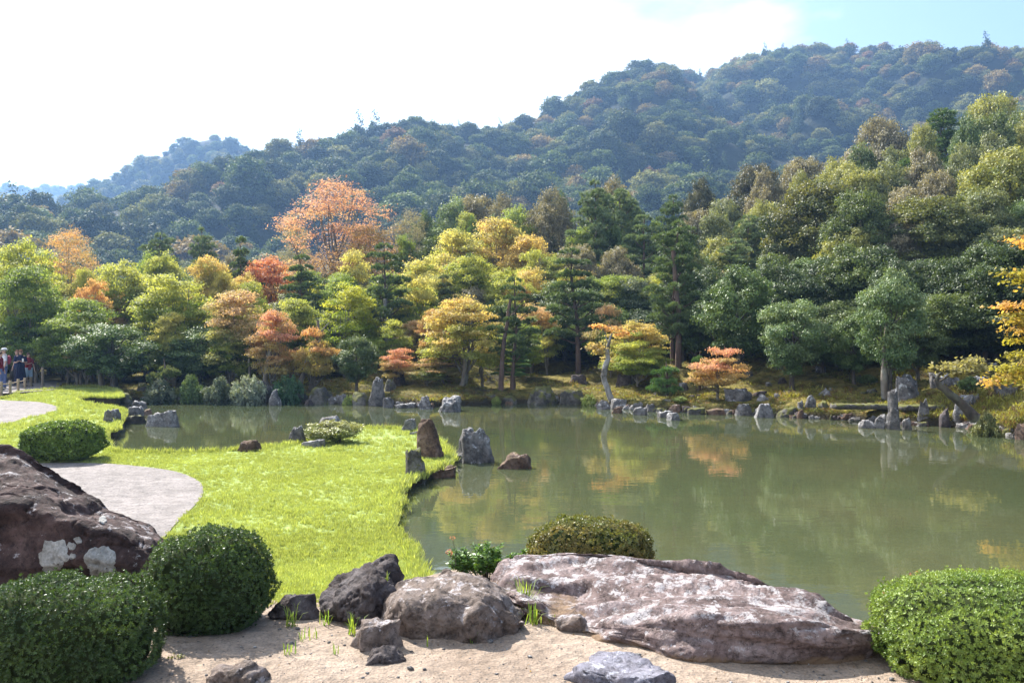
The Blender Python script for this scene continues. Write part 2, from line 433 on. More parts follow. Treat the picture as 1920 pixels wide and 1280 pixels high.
def inside(poly, x, y):
    r = np.zeros(x.shape, bool); n = len(poly)
    for i in range(n):
        x1, y1 = poly[i]; x2, y2 = poly[(i + 1) % n]
        c = ((y1 > y) != (y2 > y)) & (x < (x2 - x1) * (y - y1) / ((y2 - y1) or 1e-9) + x1)
        r ^= c
    return r
def smooth_poly(pts, n=6, closed=True):
    pts = np.array(pts, float); N = len(pts); out = []
    for i in range(N):
        p0, p1, p2, p3 = pts[(i - 1) % N], pts[i], pts[(i + 1) % N], pts[(i + 2) % N]
        for k in range(n):
            t = k / n
            out.append(0.5 * ((2 * p1) + (p2 - p0) * t + (2 * p0 - 5 * p1 + 4 * p2 - p3) * t * t + (3 * p1 - p0 - 3 * p2 + p3) * t ** 3))
    return np.array(out)
def sheet(name, poly, zf, res, mat, skirt=None, skirt_mat=None, off=0.0, jag=0.0, label=None):
    poly = np.array(poly)
    if jag:
        poly = poly + np.stack([nz2(poly[:, 0], poly[:, 1], 2.3, 3, 9.1), nz2(poly[:, 0], poly[:, 1], 2.3, 3, 4.1)], -1) * jag
    x0, y0 = poly.min(0); x1, y1 = poly.max(0)
    gx, gy = np.meshgrid(np.arange(x0, x1, res), np.arange(y0, y1, res))
    gx = gx + rng0.uniform(-.3, .3, gx.shape) * res; gy = gy + rng0.uniform(-.3, .3, gy.shape) * res
    k = inside(poly, gx, gy)
    pts = [Vector(p) for p in poly] + [Vector(p) for p in np.stack([gx[k], gy[k]], -1)]
    n = len(poly)
    V, E, Fc, *_ = delaunay_2d_cdt(pts, [(i, (i + 1) % n) for i in range(n)], [list(range(n))], 1, 1e-5)
    V = np.array([(v[0], v[1]) for v in V])
    Z = zf(V[:, 0], V[:, 1]) + off
    tri = np.array([f for f in Fc if len(f) == 3])
    o = obj(name, np.column_stack([V, Z]), tri, mat, smooth=True)
    tag(o, kind='structure')
    if skirt is not None:
        zt = zf(poly[:, 0], poly[:, 1]) + off - 0.002
        A = np.column_stack([poly, zt]); 
        c = poly.mean(0); 
        nx = nz2(poly[:, 0], poly[:, 1], 3.0, 3, 2.2)[:, None]
        B = np.column_stack([poly - (poly - c) / np.linalg.norm(poly - c, axis=1)[:, None] * 0.06 * (1 + nx * 2), np.full(n, skirt)])
        V2 = np.vstack([A, B]); i = np.arange(n); j = (i + 1) % n
        s = obj(name + '_edge', V2, np.stack([i, j, j + n, i + n], -1), skirt_mat, o)
    return o

# ------------------------------------------------------------------ shape generators
def unit(v):
    return v / np.maximum(np.linalg.norm(v, axis=-1, keepdims=True), 1e-9)

def leaf_quads(c, n, Ls, Ws, rng, along=None):
    """rhombic leaves at c facing n; along = preferred direction of the long axis"""
    c = np.asarray(c); N = len(c)
    r = rng.normal(size=(N, 3)) if along is None else along + rng.normal(size=(N, 3)) * 0.25
    t = unit(r - (r * n).sum(1)[:, None] * n)
    b = np.cross(n, t)
    Ls = (np.ones(N) * Ls * rng.uniform(.7, 1.3, N))[:, None]; Ws = (np.ones(N) * Ws * rng.uniform(.7, 1.3, N))[:, None]
    V = np.stack([c - t * Ls / 2, c + b * Ws / 2 - n * Ws * .12, c + t * Ls / 2, c - b * Ws / 2 - n * Ws * .12], 1)
    idx = np.arange(N * 4).reshape(N, 4)
    return V.reshape(-1, 3), idx

def tube(pts, rad, sides=7, cap=True):
    pts = np.asarray(pts, float); n = len(pts); rad = np.ones(n) * rad
    T = unit(np.gradient(pts, axis=0))
    ref = np.array([0.31, 0.95, 0.05]) if abs(T[0][1]) < .9 else np.array([1, 0, 0.])
    A = unit(np.cross(T, ref)); B = np.cross(T, A)
    a = np.linspace(0, 2 * np.pi, sides, endpoint=False)
    V = pts[:, None] + rad[:, None, None] * (np.cos(a)[None, :, None] * A[:, None] + np.sin(a)[None, :, None] * B[:, None])
    V = V.reshape(-1, 3); i, j = np.meshgrid(np.arange(n - 1), np.arange(sides), indexing='ij'); j2 = (j + 1) % sides
    Q = np.stack([i * sides + j, i * sides + j2, (i + 1) * sides + j2, (i + 1) * sides + j], -1).reshape(-1, 4)
    if cap:
        V = np.vstack([V, pts[-1] + T[-1] * rad[-1] * 0.5, pts[0]])
        k = len(V) - 2; j = np.arange(sides); j2 = (j + 1) % sides
        Q = np.vstack([Q, np.stack([(n - 1) * sides + j, (n - 1) * sides + j2, np.full(sides, k), np.full(sides, k)], -1)[:0]])
    return V, Q
def join(parts):
    Vs, Fs, o = [], [], 0
    for V, Fc in parts:
        Vs.append(V); Fs.append(np.asarray(Fc) + o); o += len(V)
    return np.vstack(Vs), np.vstack(Fs)
def curve(p0, p1, bow, n=6, rng=None, wob=0.0):
    t = np.linspace(0, 1, n)[:, None]
    p = np.asarray(p0) * (1 - t) + np.asarray(p1) * t + np.asarray(bow) * (4 * t * (1 - t))
    if rng is not None and wob: p[1:-1] += rng.normal(size=(n - 2, 3)) * wob
    return p

class Crown: pass
def crown_mesh(name, mat, blobs, dens, L, W, rng, up=0.25, shell=0.75, flat_n=0.0, mixz=0.5, minlen=6, subs=7, subr=.15):
    """blobs: rows (x,y,z,rx,rz) - clumps of foliage; leaves fill each clump's outer shell"""
    Vs, lv, mv, o, Q = [], [], [], 0, []
    zs = blobs[:, 2]; z0, z1 = zs.min(), zs.max() + 1e-6
    for b in blobs:
        x, y, z, rx, rz = b[:5]
        area = 4 * np.pi * rx * (rx * .5 + rz * .5)
        n = max(minlen, int(dens * area * rng.uniform(.8, 1.15)))
        ns = max(4, int(area * subs)); sd = unit(rng.normal(size=(ns, 3)))
        sd[:, 2] = np.where(sd[:, 2] < -0.3, np.abs(sd[:, 2]) * rng.uniform(-.5, 1, ns), sd[:, 2]); sd = unit(sd)
        sr = np.where(rng.random(ns) < shell, rng.uniform(.78, 1.16, ns), rng.uniform(.3, .8, ns))
        w = rng.integers(0, ns, n); d = sd[w]
        c = np.array([x, y, z]) + d * sr[w][:, None] * np.array([rx, rx, rz]) + rng.normal(size=(n, 3)) * subr * np.array([1, 1, .62 if flat_n == 0 else .3])
        sl = rng.random(ns)[w]
        nn = d * np.array([1, 1, rx / max(rz, .01) if flat_n == 0 else 1]) * 0.8 + rng.normal(size=(n, 3)) * 0.55 + np.array([0, 0, up])
        if flat_n: nn = nn * np.array([1 - flat_n, 1 - flat_n, 1]) + np.array([0, 0, flat_n])
        V, q = leaf_quads(c, unit(nn), L, W, rng)
        Vs.append(V); Q.append(q + o); o += len(V)
        l = rng.random(n) * .45 + sl * .35 + rng.random() * .2
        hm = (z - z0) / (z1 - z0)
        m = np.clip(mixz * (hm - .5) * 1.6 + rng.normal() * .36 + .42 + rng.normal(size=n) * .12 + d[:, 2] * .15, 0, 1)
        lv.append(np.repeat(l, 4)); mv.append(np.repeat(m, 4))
    return new_mesh(name, np.vstack(Vs), np.vstack(Q), mat, {'lv': np.concatenate(lv), 'mixv': np.concatenate(mv)})

def ellipsoid_blobs(rng, n, W, z0, z1, rmin, rmax, flat=0.85, hollow=0.45, top=0.35, bot=0.15):
    """clumps spread through a rounded crown of width W between z0 and z1"""
    out = []; zc = (z0 + z1) / 2; hz = (z1 - z0) / 2
    k = 0
    while len(out) < n and k < 5000:
        k += 1
        d = unit(rng.normal(size=3)); r = rng.uniform(hollow, 1) ** .6
        x, y, z = d * r
        w = 1 - top * max(z, 0) ** 2 - bot * max(-z, 0)
        rr = rng.uniform(rmin, rmax)
        p = np.array([x * (W / 2 - rr * .7) * w, y * (W / 2 - rr * .7) * w, zc + z * (hz - rr * flat * .8)])
        if all(np.linalg.norm((p - q[:3]) * [1, 1, 1.2]) > (rr + q[3]) * .45 for q in out):
            out.append([*p, rr, rr * flat])
    return np.array(out)

PROTO = {}
def limbs_to(blobs, base, rng, r0, n, up=.25, split=0.35):
    parts = []
    idx = rng.permutation(len(blobs))[:n]
    for i in idx:
        b = blobs[i]
        h = rng.uniform(.25, .8)
        s = base(h)
        e = b[:3] - np.array([0, 0, b[4] * .3])
        pts = curve(s[:3], e, np.array([0, 0, -0.08 * np.linalg.norm(e - s[:3])]) + rng.normal(size=3) * .06, 6, rng, .03)
        parts.append(tube(pts, np.linspace(s[3] * .55, .018, 6), 5))
    return parts

def trunk_fn(pts, rad):
    pts = np.asarray(pts, float); rad = np.asarray(rad, float); t = np.linspace(0, 1, len(pts))
    def f(h):
        return np.array([np.interp(h, t, pts[:, 0]), np.interp(h, t, pts[:, 1]), np.interp(h, t, pts[:, 2]), np.interp(h, t, rad)])
    return f

def add_proto(kind, crown, trunk, w, h, tall_crown_mesh=None):
    PROTO.setdefault(kind, []).append((crown, trunk, w, h))

# broadleaf evergreens: crown almost to the ground, many clumps
def proto_broad(kind, seed, W=6.0, H=7.0, low=0.10, n=60, dens=95, L=.17, Wd=.10, mat='leaf', rmin=.5, rmax=.95, bark='dark_bark', flat=.8):
    rng = np.random.default_rng(seed)
    bl = ellipsoid_blobs(rng, n, W, H * low, H, rmin, rmax, flat)
    cm = crown_mesh(kind + '_crown', M[mat], bl, dens, L, Wd, rng, subs=7 if W > 3 else 30, subr=.15 if W > 3 else .07)
    tp = np.array([[0, 0, -.4], [.05, .03, H * .2], [-.08, .1, H * .45], [.1, 0, H * .8]]) + np.r_[[[0, 0, 0]], rng.normal(size=(3, 3)) * .1]
    f = trunk_fn(tp, [.24, .17, .12, .04])
    tt = np.array([f(h) for h in np.linspace(0, 1, 10)])
    parts = [tube(tt[:, :3], tt[:, 3], 8)] + limbs_to(bl, f, rng, .1, 14)
    V, Q = join(parts)
    add_proto(kind, cm, new_mesh(kind + '_trunk', V, Q, M[bark], smooth=True), W, H)
for s in (11, 12, 13): proto_broad('oak', s)
for s in (14, 15): proto_broad('bigoak', s, n=130, rmin=.32, rmax=.66, dens=100, L=.13, Wd=.09)
for s in (21, 22, 23): proto_broad('camellia', s, mat='gloss_leaf', L=.155, Wd=.095, n=62, low=.14, H=6.5, rmin=.42, rmax=.8, dens=105)
for s in (27, 28): proto_broad('shrub', s, W=2.4, H=1.6, n=34, L=.11, Wd=.06, dens=260, mat='gloss_leaf', rmin=.2, rmax=.38, low=0.05)

# maples: level sprays of small leaves on fanned limbs
def proto_maple(seed, W=6.0, H=5.5, low=.32, n=46, dens=120, L=.12, Wd=.10, mat='maple_leaf', kind='maple', stems=2, lean=0.0, bark='bark', rz=.26, hollow=.25, rmin=.42, rmax=.95):
    rng = np.random.default_rng(seed); bl = []
    k = 0
    while len(bl) < n and k < 4000:
        k += 1
        a = rng.uniform(0, 2 * np.pi); h = rng.uniform(0, 1); rim = math.sqrt(max(0, 1 - h ** 2.2)) * (.55 + .45 * min(1, h * 4 + .4))
        r = rng.uniform(hollow, 1) ** .7 * rim
        rr = rng.uniform(rmin, rmax)
        p = np.array([math.cos(a) * r * (W / 2 - rr * .6) + lean * h, math.sin(a) * r * (W / 2 - rr * .6), H * low + h * H * (1 - low) * .95])
        if all(np.linalg.norm((p - q[:3]) * [1, 1, 2.3]) > (rr + q[3]) * .48 for q in bl):
            bl.append([*p, rr, rr * rz * rng.uniform(.8, 1.3)])
    bl = np.array(bl)
    # droop: tilt pads outward by dropping leaves with distance
    cm = crown_mesh(kind + '_crown', M[mat], bl, dens, L, Wd, rng, shell=.6, flat_n=.35, mixz=.9, subs=6, subr=.17)
    parts = []
    for s in range(stems):
        a = rng.uniform(0, 6.28); sp = .5 if stems > 1 else .15
        tp = [[0.06 * math.cos(a), .06 * math.sin(a), -.3], [.18 * math.cos(a) * s, .18 * math.sin(a) * s, H * .15], [sp * math.cos(a), sp * math.sin(a), H * .38], [sp * 1.9 * math.cos(a), sp * 1.9 * math.sin(a), H * .7]]
        f = trunk_fn(tp, [.14, .11, .085, .03])
        tt = np.array([f(h) for h in np.linspace(0, 1, 9)]); tt[1:-1, :3] += rng.normal(size=(7, 3)) * .03
        parts += [tube(tt[:, :3], tt[:, 3], 7)] + limbs_to(bl, f, rng, .05, 14)
    V, Q = join(parts)
    add_proto(kind, cm, new_mesh(kind + '_trunk', V, Q, M[bark], smooth=True), W, H)
for s in (31, 32, 33, 34): proto_maple(s, rz=.5 if s % 2 else .42, n=58, dens=95, low=.25)
for s in (35, 36): proto_maple(s, n=30, W=5, H=3.4, low=.3, kind='lowmaple', stems=1)
for s in (37, 38): proto_maple(s, n=110, W=7, H=9, low=.22, dens=50, L=.085, Wd=.065, kind='cherry', stems=3, rz=.9, rmin=.4, rmax=.8)
proto_maple(39, n=10, W=2.2, H=2.9, low=.5, kind='sapling', stems=1, L=.11, Wd=.08, rmin=.35, rmax=.5)

# pines: bent trunk, tiers of cushions made of needle tufts
def proto_pine(seed, W=4.2, H=9.0, low=.28, tiers=8, per=3, kind='pine', L=.27, dens=24, spread=.55, bend=.35, bark='pine_bark', conic=.75, pr=(.5, .85)):
    rng = np.random.default_rng(seed)
    n = 8; t = np.linspace(0, 1, n)
    tx = bend * np.cumsum(rng.normal(size=n)) * .35; ty = bend * np.cumsum(rng.normal(size=n)) * .35
    tx -= tx[0]; ty -= ty[0]
    tp = np.column_stack([tx, ty, -.4 + t * (H * .97 + .4)])
    f = trunk_fn(tp, np.linspace(.19, .03, n))
    tt = np.array([f(h) for h in np.linspace(0, 1, 14)])
    parts = [tube(tt[:, :3], tt[:, 3], 8)]
    pads = []
    for i in range(tiers):
        h = low + (1 - low) * (i + .2) / tiers
        rad = W / 2 * (1 - conic * ((h - low) / (1 - low)) ** 1.2) * rng.uniform(.75, 1.1)
        a0 = rng.uniform(0, 6.28); k = per if i < tiers - 1 else 1
        for j in range(k):
            a = a0 + j * 6.28 / k + rng.normal() * .3
            s = f(h - .02); rr = rad * rng.uniform(.5, 1)
            if i == tiers - 1: rr = .1
            e = np.array([s[0] + math.cos(a) * rr, s[1] + math.sin(a) * rr, H * h + rng.normal() * .12 + rr * .12])
            pts = curve(s[:3], e, [0, 0, -.1 * rr], 5, rng, .03)
            parts.append(tube(pts, np.linspace(s[3] * .5, .02, 5), 5))
            pr_ = rng.uniform(*pr) * (1 - .35 * (h - low) / (1 - low))
            pads.append([*e, pr_, pr_ * .5])
            if rr > .8: pads.append([*(s[:3] * .45 + e * .55 + [0, 0, .15]), pr_ * .8, pr_ * .34])
    Vs, Q, lv, mv, o = [], [], [], [], 0
    for b in pads:
        x, y, z, rx, rz = b
        m = int(dens * rx * rx * 6.5) + 6
        d = unit(rng.normal(size=(m, 3))); d[:, 2] = np.abs(d[:, 2]) * 1.0 - .12 * (rng.random(m) < .3)
        c = np.array([x, y, z]) + d * np.array([rx, rx, rz]) * rng.uniform(.7, 1.05, m)[:, None]
        k = 11
        cc = np.repeat(c, k, 0)
        dirs = unit(np.repeat(d * [.9, .9, .6] + [0, 0, .45], k, 0) + rng.normal(size=(m * k, 3)) * spread)
        nn = unit(np.cross(dirs, rng.normal(size=(m * k, 3))))
        V, q = leaf_quads(cc + dirs * L * .38, nn, L, .045, rng, along=dirs * 6)
        Vs.append(V); Q.append(q + o); o += len(V)
        lv.append(np.repeat(np.repeat(rng.random(m) * .7, k) + rng.random(m * k) * .3, 4))
        mv.append(np.repeat(np.clip(np.repeat(d[:, 2] * .6 + .2, k) + rng.normal(size=m * k) * .15, 0, 1), 4))
    cm = new_mesh(kind + '_crown', np.vstack(Vs), np.vstack(Q), M['needle'], {'lv': np.concatenate(lv), 'mixv': np.concatenate(mv)})
    V, Q = join(parts)
    add_proto(kind, cm, new_mesh(kind + '_trunk', V, Q, M[bark], smooth=True), W, H)
for s in (41, 42, 43): proto_pine(s)
for s in (44, 45): proto_pine(s, W=5.5, H=11, tiers=12, per=4, kind='tallpine', low=.22, dens=15, conic=.55, L=.34)
proto_pine(46, W=2.6, H=2.4, tiers=4, per=5, kind='bushpine', low=.1, dens=30, L=.2, pr=(.45, .6), bend=.1)
for s in (47, 48): proto_pine(s, W=4.5, H=9, tiers=16, per=5, kind='cedar', low=.1, dens=13, L=.3, conic=.95, bend=.06, pr=(.4, .65))

def proto_bare(seed, H=7, W=4):
    rng = np.random.default_rng(seed); parts = []
    tips = []
    def grow(p, d, l, r, lev):
        e = p + d * l
        pts = curve(p, e, rng.normal(size=3) * l * .06, 5)
        parts.append(tube(pts, np.linspace(r, r * .55, 5), 5))
        if lev == 0: tips.append(e); return
        for k in range(3 if lev > 1 else 4):
            nd_ = unit(d + rng.normal(size=3) * .55 + [0, 0, .25])
            grow(p + (e - p) * rng.uniform(.55, 1), nd_, l * rng.uniform(.5, .72), r * .55, lev - 1)
    for a in (0, 2.1, 4.2):
        grow(np.array([0, 0, -.2]), unit(np.array([math.cos(a) * .35, math.sin(a) * .35, 1])), H * .42, .09, 4)
    V, Q = join(parts)
    tips = np.array(tips); k = 3
    c = np.repeat(tips, k, 0) + rng.normal(size=(len(tips) * k, 3)) * .16
    LV, q = leaf_quads(c, unit(rng.normal(size=c.shape)), .12, .08, rng)
    cm = new_mesh('bare_crown', LV, q, M['maple_leaf'], {'lv': np.repeat(rng.random(len(c)), 4), 'mixv': np.repeat(rng.random(len(c)), 4)})
    add_proto('bare', cm, new_mesh('bare_trunk', V, Q, M['bark'], smooth=True), W, H)
proto_bare(51); proto_bare(52)

# far crowns for the mountain woods
def proto_far(kind, seed, W, H, n, dens, L, rmin, rmax, mat='far_leaf', cone=False):
    rng = np.random.default_rng(seed)
    if cone:
        bl = []
        for i in range(16):
            h = i / 15; r = W / 2 * (1 - h) * .8
            for j in range(max(1, int(5 * (1 - h)))):
                a = rng.uniform(0, 6.28); bl.append([r * math.cos(a), r * math.sin(a), H * (.05 + .92 * h), rmin * (1.2 - h * .8), rmin * .7 * (1.3 - h)])
        bl = np.array(bl)
    else:
        bl = ellipsoid_blobs(rng, n, W, -H * .25, H, rmin, rmax, .8)
    add_proto(kind, crown_mesh(kind + '_crown', M[mat], bl, dens, L, L * .7, rng, subs=.9, subr=.38), None, W, H)
for s in (61, 62, 63, 64): proto_far('far', s, 10, 7.5, 38, 4.6, .62, 1.1, 1.9)
proto_far('farcone', 65, 5, 10, 0, 7, .5, 1.0, 1.0, cone=True)

# ------------------------------------------------------------------ placing trees
_cnt = {}
def kindname(kind):
    return {'oak': 'evergreen_oak', 'bigoak': 'evergreen_oak', 'camellia': 'camellia_tree', 'shrub': 'shrub', 'maple': 'maple_tree', 'lowmaple': 'maple_tree', 'cherry': 'cherry_tree', 'sapling': 'maple_sapling', 'pine': 'pine_tree', 'tallpine': 'pine_tree', 'bushpine': 'small_pine', 'cedar': 'cedar_tree', 'bare': 'bare_tree'}[kind]
def cat_of(kind):
    return 'shrub' if kind == 'shrub' else 'tree'
rt = random.Random(5)
def set_tint(o, t1, t2):
    o['tint'] = tuple(float(a) for a in t1); o['tint2'] = tuple(float(a) for a in t2)
def tree_at(kind, x, y, z, w, h, t1, t2, label, group=None, trunk_mat=None, rz=None, var=None, tilt=0.0):
    vs = PROTO[kind]; cm, tm, w0, h0 = vs[rt.randrange(len(vs)) if var is None else var % len(vs)]
    root = empty(kindname(kind), (x, y, z), rt.uniform(0, 6.28) if rz is None else rz)
    root.scale = (w / w0, w / w0, h / h0)
    if tilt: root.rotation_euler = (0, tilt, 0)
    c = link(bpy.data.objects.new('crown', cm), root); set_tint(c, t1, t2)
    t = link(bpy.data.objects.new('trunk', tm), root)
    tag(root, label, cat_of(kind), group)
    return root
def tree(kind, cx, ptop, pw, Y, t1, t2, label, group=None, pbase=None, **kw):
    """crown centre column, top row and crown width as seen in the photograph, standing at distance Y"""
    x = (cx - 960) / F * Y
    z = float(bank_z(x, Y)) if pbase is None else CAMZ + (640 - pbase) / F * Y
    zt = CAMZ + (640 - ptop) / F * Y
    return tree_at(kind, x, Y, z - .05, pw / F * Y, zt - z + .05, t1, t2, label, group, **kw)

# ------------------------------------------------------------------ rocks
def ico(sub):
    bm = bmesh.new(); bmesh.ops.create_icosphere(bm, subdivisions=sub, radius=1)
    V = np.array([v.co[:] for v in bm.verts]); Fc = np.array([[v.index for v in f.verts] for f in bm.faces]); bm.free()
    return V, Fc
ICO = {k: ico(k) for k in (2, 3, 4, 5, 6)}
def rock_mesh(name, w, d, h, mat, seed, sub=4, sharp=13, rough=.15, taper=0.0, boxy=.5, flat_top=0.8, strata=0.0, bury=.2, lean=(0, 0)):
    rng = np.random.default_rng(seed)
    V, Fc = ICO[sub]; D = V.copy()
    p = 2 + 2.5 * boxy
    r = (np.abs(D) ** p).sum(1) ** (-1 / p)
    Pn = D * r[:, None]
    for k in range(sharp):                                   # chipped faces
        n = unit(rng.normal(size=3) * [1, 1, .8]); o = rng.uniform(.62, .9)
        s = Pn @ n; ex = np.clip(s - o, 0, None); Pn = Pn - n * (ex * .9)[:, None]
    if flat_top: Pn[:, 2] = np.minimum(Pn[:, 2], flat_top + .06 * Pn[:, 0])
    sc = np.array([w / 2, d / 2, h])
    zf = (Pn[:, 2] + 1) / 2
    Pn[:, :2] *= (1 - taper * np.clip(Pn[:, 2], 0, 1))[:, None]
    Pn[:, 0] += lean[0] * np.clip(Pn[:, 2], 0, 1); Pn[:, 1] += lean[1] * np.clip(Pn[:, 2], 0, 1)
    off = rng.uniform(0, 50, 3)
    S = Pn * sc / max(w, h) * 2
    nn = fbm(S * 1.3 + off, 2) * rough * .9 + facets(S * 2.4 + off, 0, 12) * rough * .75 + fbm(S * 6 + off, 3) * rough * .18 + cracks(S * [1.5, 1.5, 3] + off) * rough * .35
    if sub >= 5: nn = nn + facets(S * 7 + off, 0, 12) * rough * .2 + fbm(S * 22 + off, 2) * rough * .05
    if strata: nn = nn + fbm(S * [1, 1, 7] + off, 3, ridged=True) * strata
    Pn = Pn * (1 + nn)[:, None]
    # normalise so the outline has the wanted size
    mx = np.abs(Pn[:, :2]).max(0); zt = Pn[:, 2].max()
    Pn[:, :2] /= mx; Pn[:, 2] = np.where(Pn[:, 2] > 0, Pn[:, 2] / zt, Pn[:, 2] * .6)
    Pn = Pn * sc
    Pn[:, 2] = np.maximum(Pn[:, 2], -bury - .02 * rng.random())
    return new_mesh(name, Pn, Fc, mat, smooth=True)
def rock(px0, px1, ptop, pbot, z, mat, label, seed=None, Y=None, dr=.8, group=None, name='rock', cat='rock', **kw):
    """rock whose outline spans the columns px0-px1 and rows ptop-pbot, standing on height z"""
    if Y is None: Y = (CAMZ - z) * F / (pbot - 640)
    w = (px1 - px0) / F * Y; d = w * dr
    Yc = Y + d * .4
    x = ((px0 + px1) / 2 - 960) / F * Yc
    h = CAMZ + (640 - ptop) / F * Yc - z
    me = rock_mesh(name, w * Yc / Y, d, h, M[mat], seed or int(px0 * 7 + ptop), **kw)
    o = bpy.data.objects.new(name, me); o.location = (x, Yc, z); link(o)
    return tag(o, label, cat, group)

def grid_rock(name, secs, mat, label, nu=200, nv=110, amp=(.05, .02, .008), sc=(2.2, 7, 24), stretch=(1, 1, 1), seed=1.0):
    """secs: sections left to right, each the same number of world points from front foot over the top to back foot"""
    A = np.array(secs, float)
    def cr(A, n):
        m = A.shape[0]; t = np.linspace(0, m - 1, n); i = np.clip(t.astype(int), 0, m - 2); f = (t - i)[:, None, None]
        p1, p2 = A[i], A[i + 1]; p0, p3 = A[np.clip(i - 1, 0, m - 1)], A[np.clip(i + 2, 0, m - 1)]
        return .5 * ((2 * p1) + (p2 - p0) * f + (2 * p0 - 5 * p1 + 4 * p2 - p3) * f ** 2 + (3 * p1 - p0 - 3 * p2 + p3) * f ** 3)
    A = cr(A, nu); A = cr(A.transpose(1, 0, 2), nv).transpose(1, 0, 2)      # nu, nv, 3
    Pn = A.reshape(-1, 3)
    du = np.gradient(A, axis=0); dv = np.gradient(A, axis=1); Nn = unit(np.cross(du, dv)).reshape(-1, 3)
    if Nn[:, 2].mean() < 0: Nn = -Nn
    Q = Pn * np.array(stretch)
    wq = Q + np.stack([fbm(Q * 2 + 9, 2), fbm(Q * 2 + 31, 2), fbm(Q * 2 + 57, 2)], -1) * .06
    disp = facets(wq * sc[0], seed, 11) * amp[0] * 1.3 + facets(wq * sc[1], seed, 11) * amp[1] * 1.2 + fbm(Q * sc[1] * 1.5 + seed, 3) * amp[1] * .35 + cracks(wq * sc[0] * [1, 1, 2.2], seed, .022) * amp[1] * .8 + fbm(Q * sc[2] + seed, 3) * amp[2]
    Pn = Pn + Nn * (disp - .15 * amp[0])[:, None]
    c = Pn.mean(0); c[2] = 0
    i, j = np.meshgrid(np.arange(nu - 1), np.arange(nv - 1), indexing='ij'); i = i.ravel(); j = j.ravel()
    Fq = np.stack([i * nv + j, (i + 1) * nv + j, (i + 1) * nv + j + 1, i * nv + j + 1], -1)
    n0 = len(Pn)
    # caps at both ends
    capL = np.arange(nv); capR = (nu - 1) * nv + np.arange(nv)
    V = np.vstack([Pn, Pn[capL].mean(0), Pn[capR].mean(0)])
    k = np.arange(nv - 1)
    T1 = np.stack([capL[k], capL[k + 1], np.full(nv - 1, n0)], -1); T2 = np.stack([capR[k + 1], capR[k], np.full(nv - 1, n0 + 1)], -1)
    me = new_mesh(name, V - c, [Fq, np.vstack([T1, T2])], M[mat], smooth=True)
    o = link(bpy.data.objects.new(name, me)); o.location = tuple(c)
    return tag(o, label, 'rock')

# ------------------------------------------------------------------ clipped bushes
def bush(px0, px1, ptop, Yf, z, label, t1, t2, L=.024, W=.010, nros=5000, seed=1, dr=.9, boxy=.35, per=6, name='clipped_bush', leafmat='bush_leaf', rough=.075, h=None):
    rng = np.random.default_rng(seed)
    w = (px1 - px0) / F * Yf
    w = w / (1 - .5 * (px1 - px0) / F * dr) if False else w
    d = w * dr; Yc = Yf + d / 2
    w = (px1 - px0) / F * Yc
    x = ((px0 + px1) / 2 - 960) / F * Yc
    if h is None: h = CAMZ + (640 - ptop) / F * (Yc - d * .22) - z
    root = empty(name, (x, Yc, z)); tag(root, label, 'bush')
    def surf(D, k=1.0):
        p = 2 + 2.5 * boxy; r = (np.abs(D) ** p).sum(1) ** (-1 / p)
        lump = 1 + rough * fbm(D * 2.2 + seed * 3.1, 3) * 1.6
        # shoulders: widest a third of the way up
        S = D * (r * lump * k)[:, None]
        S[:, 2] = S[:, 2] * .62 + .38
        low = np.clip((.25 - S[:, 2]) / .25, 0, 1); S[:, :2] *= (1 - .22 * low ** 1.5)[:, None]
        S[:, 2] = np.maximum(S[:, 2], -.02)
        return S * np.array([w / 2, d / 2, h])
    V, Fc = ICO[4]
    core = obj('dark_core', surf(V, .89) * [1, 1, .99], Fc, M['bush_core'], root, smooth=True)  # closed dark core blocks see-through; inner shade is put into its colour
    D = unit(rng.normal(size=(nros, 3))); D = D[D[:, 2] > -.75]
    C = surf(D, 1.0); n = len(D)
    C = C * (1 + rng.normal(size=n)[:, None] * .018 - .05 * np.clip(perlin(C * 9 / max(w, .5) + seed) * 1.5, 0, 1)[:, None]) 
    sh_ = rng.random(n) < .025; C[sh_] += unit(D[sh_] + [0, 0, .6]) * rng.uniform(.01, .035, (sh_.sum(), 1)) * max(1, Yf / 8)
    out = unit(D * [2 / w, 2 / d, 1 / h] + rng.normal(size=(n, 3)) * .35)
    k = per
    a = rng.uniform(0, 6.28, (n, 1)) + np.arange(k)[None] * 6.28 / k + rng.normal(size=(n, k)) * .2
    t = unit(np.cross(out, rng.normal(size=(n, 3)))); b = np.cross(out, t)
    op = rng.uniform(.5, 1.6, (n, 1, 1))
    dirs = unit(np.cos(a)[..., None] * t[:, None] + np.sin(a)[..., None] * b[:, None] + out[:, None] * op)
    nn = unit(out[:, None] - (out[:, None] * dirs).sum(-1, keepdims=True) * dirs + rng.normal(size=(n, k, 3)) * .2)
    Cc = C[:, None] + dirs * L * .5
    LV, q = leaf_quads(Cc.reshape(-1, 3), nn.reshape(-1, 3), L, W, rng, along=dirs.reshape(-1, 3) * 8)
    lv = np.repeat(np.clip(np.repeat(rng.random(n) * .6, k) + rng.random(n * k) * .4, 0, 1), 4)
    mv = np.repeat(np.repeat(np.clip(.4 + fbm(C * 3 + seed, 2) * .8 + rng.normal(size=n) * .2, 0, 1), k), 4)
    lo = obj('foliage', LV, q, M[leafmat], root, {'lv': lv, 'mixv': mv})
    set_tint(lo, t1, t2)
    return root
M['bush_core'] = plain('shaded_bush_core', (0.03, 0.04, 0.015), 0.95, 0.05)

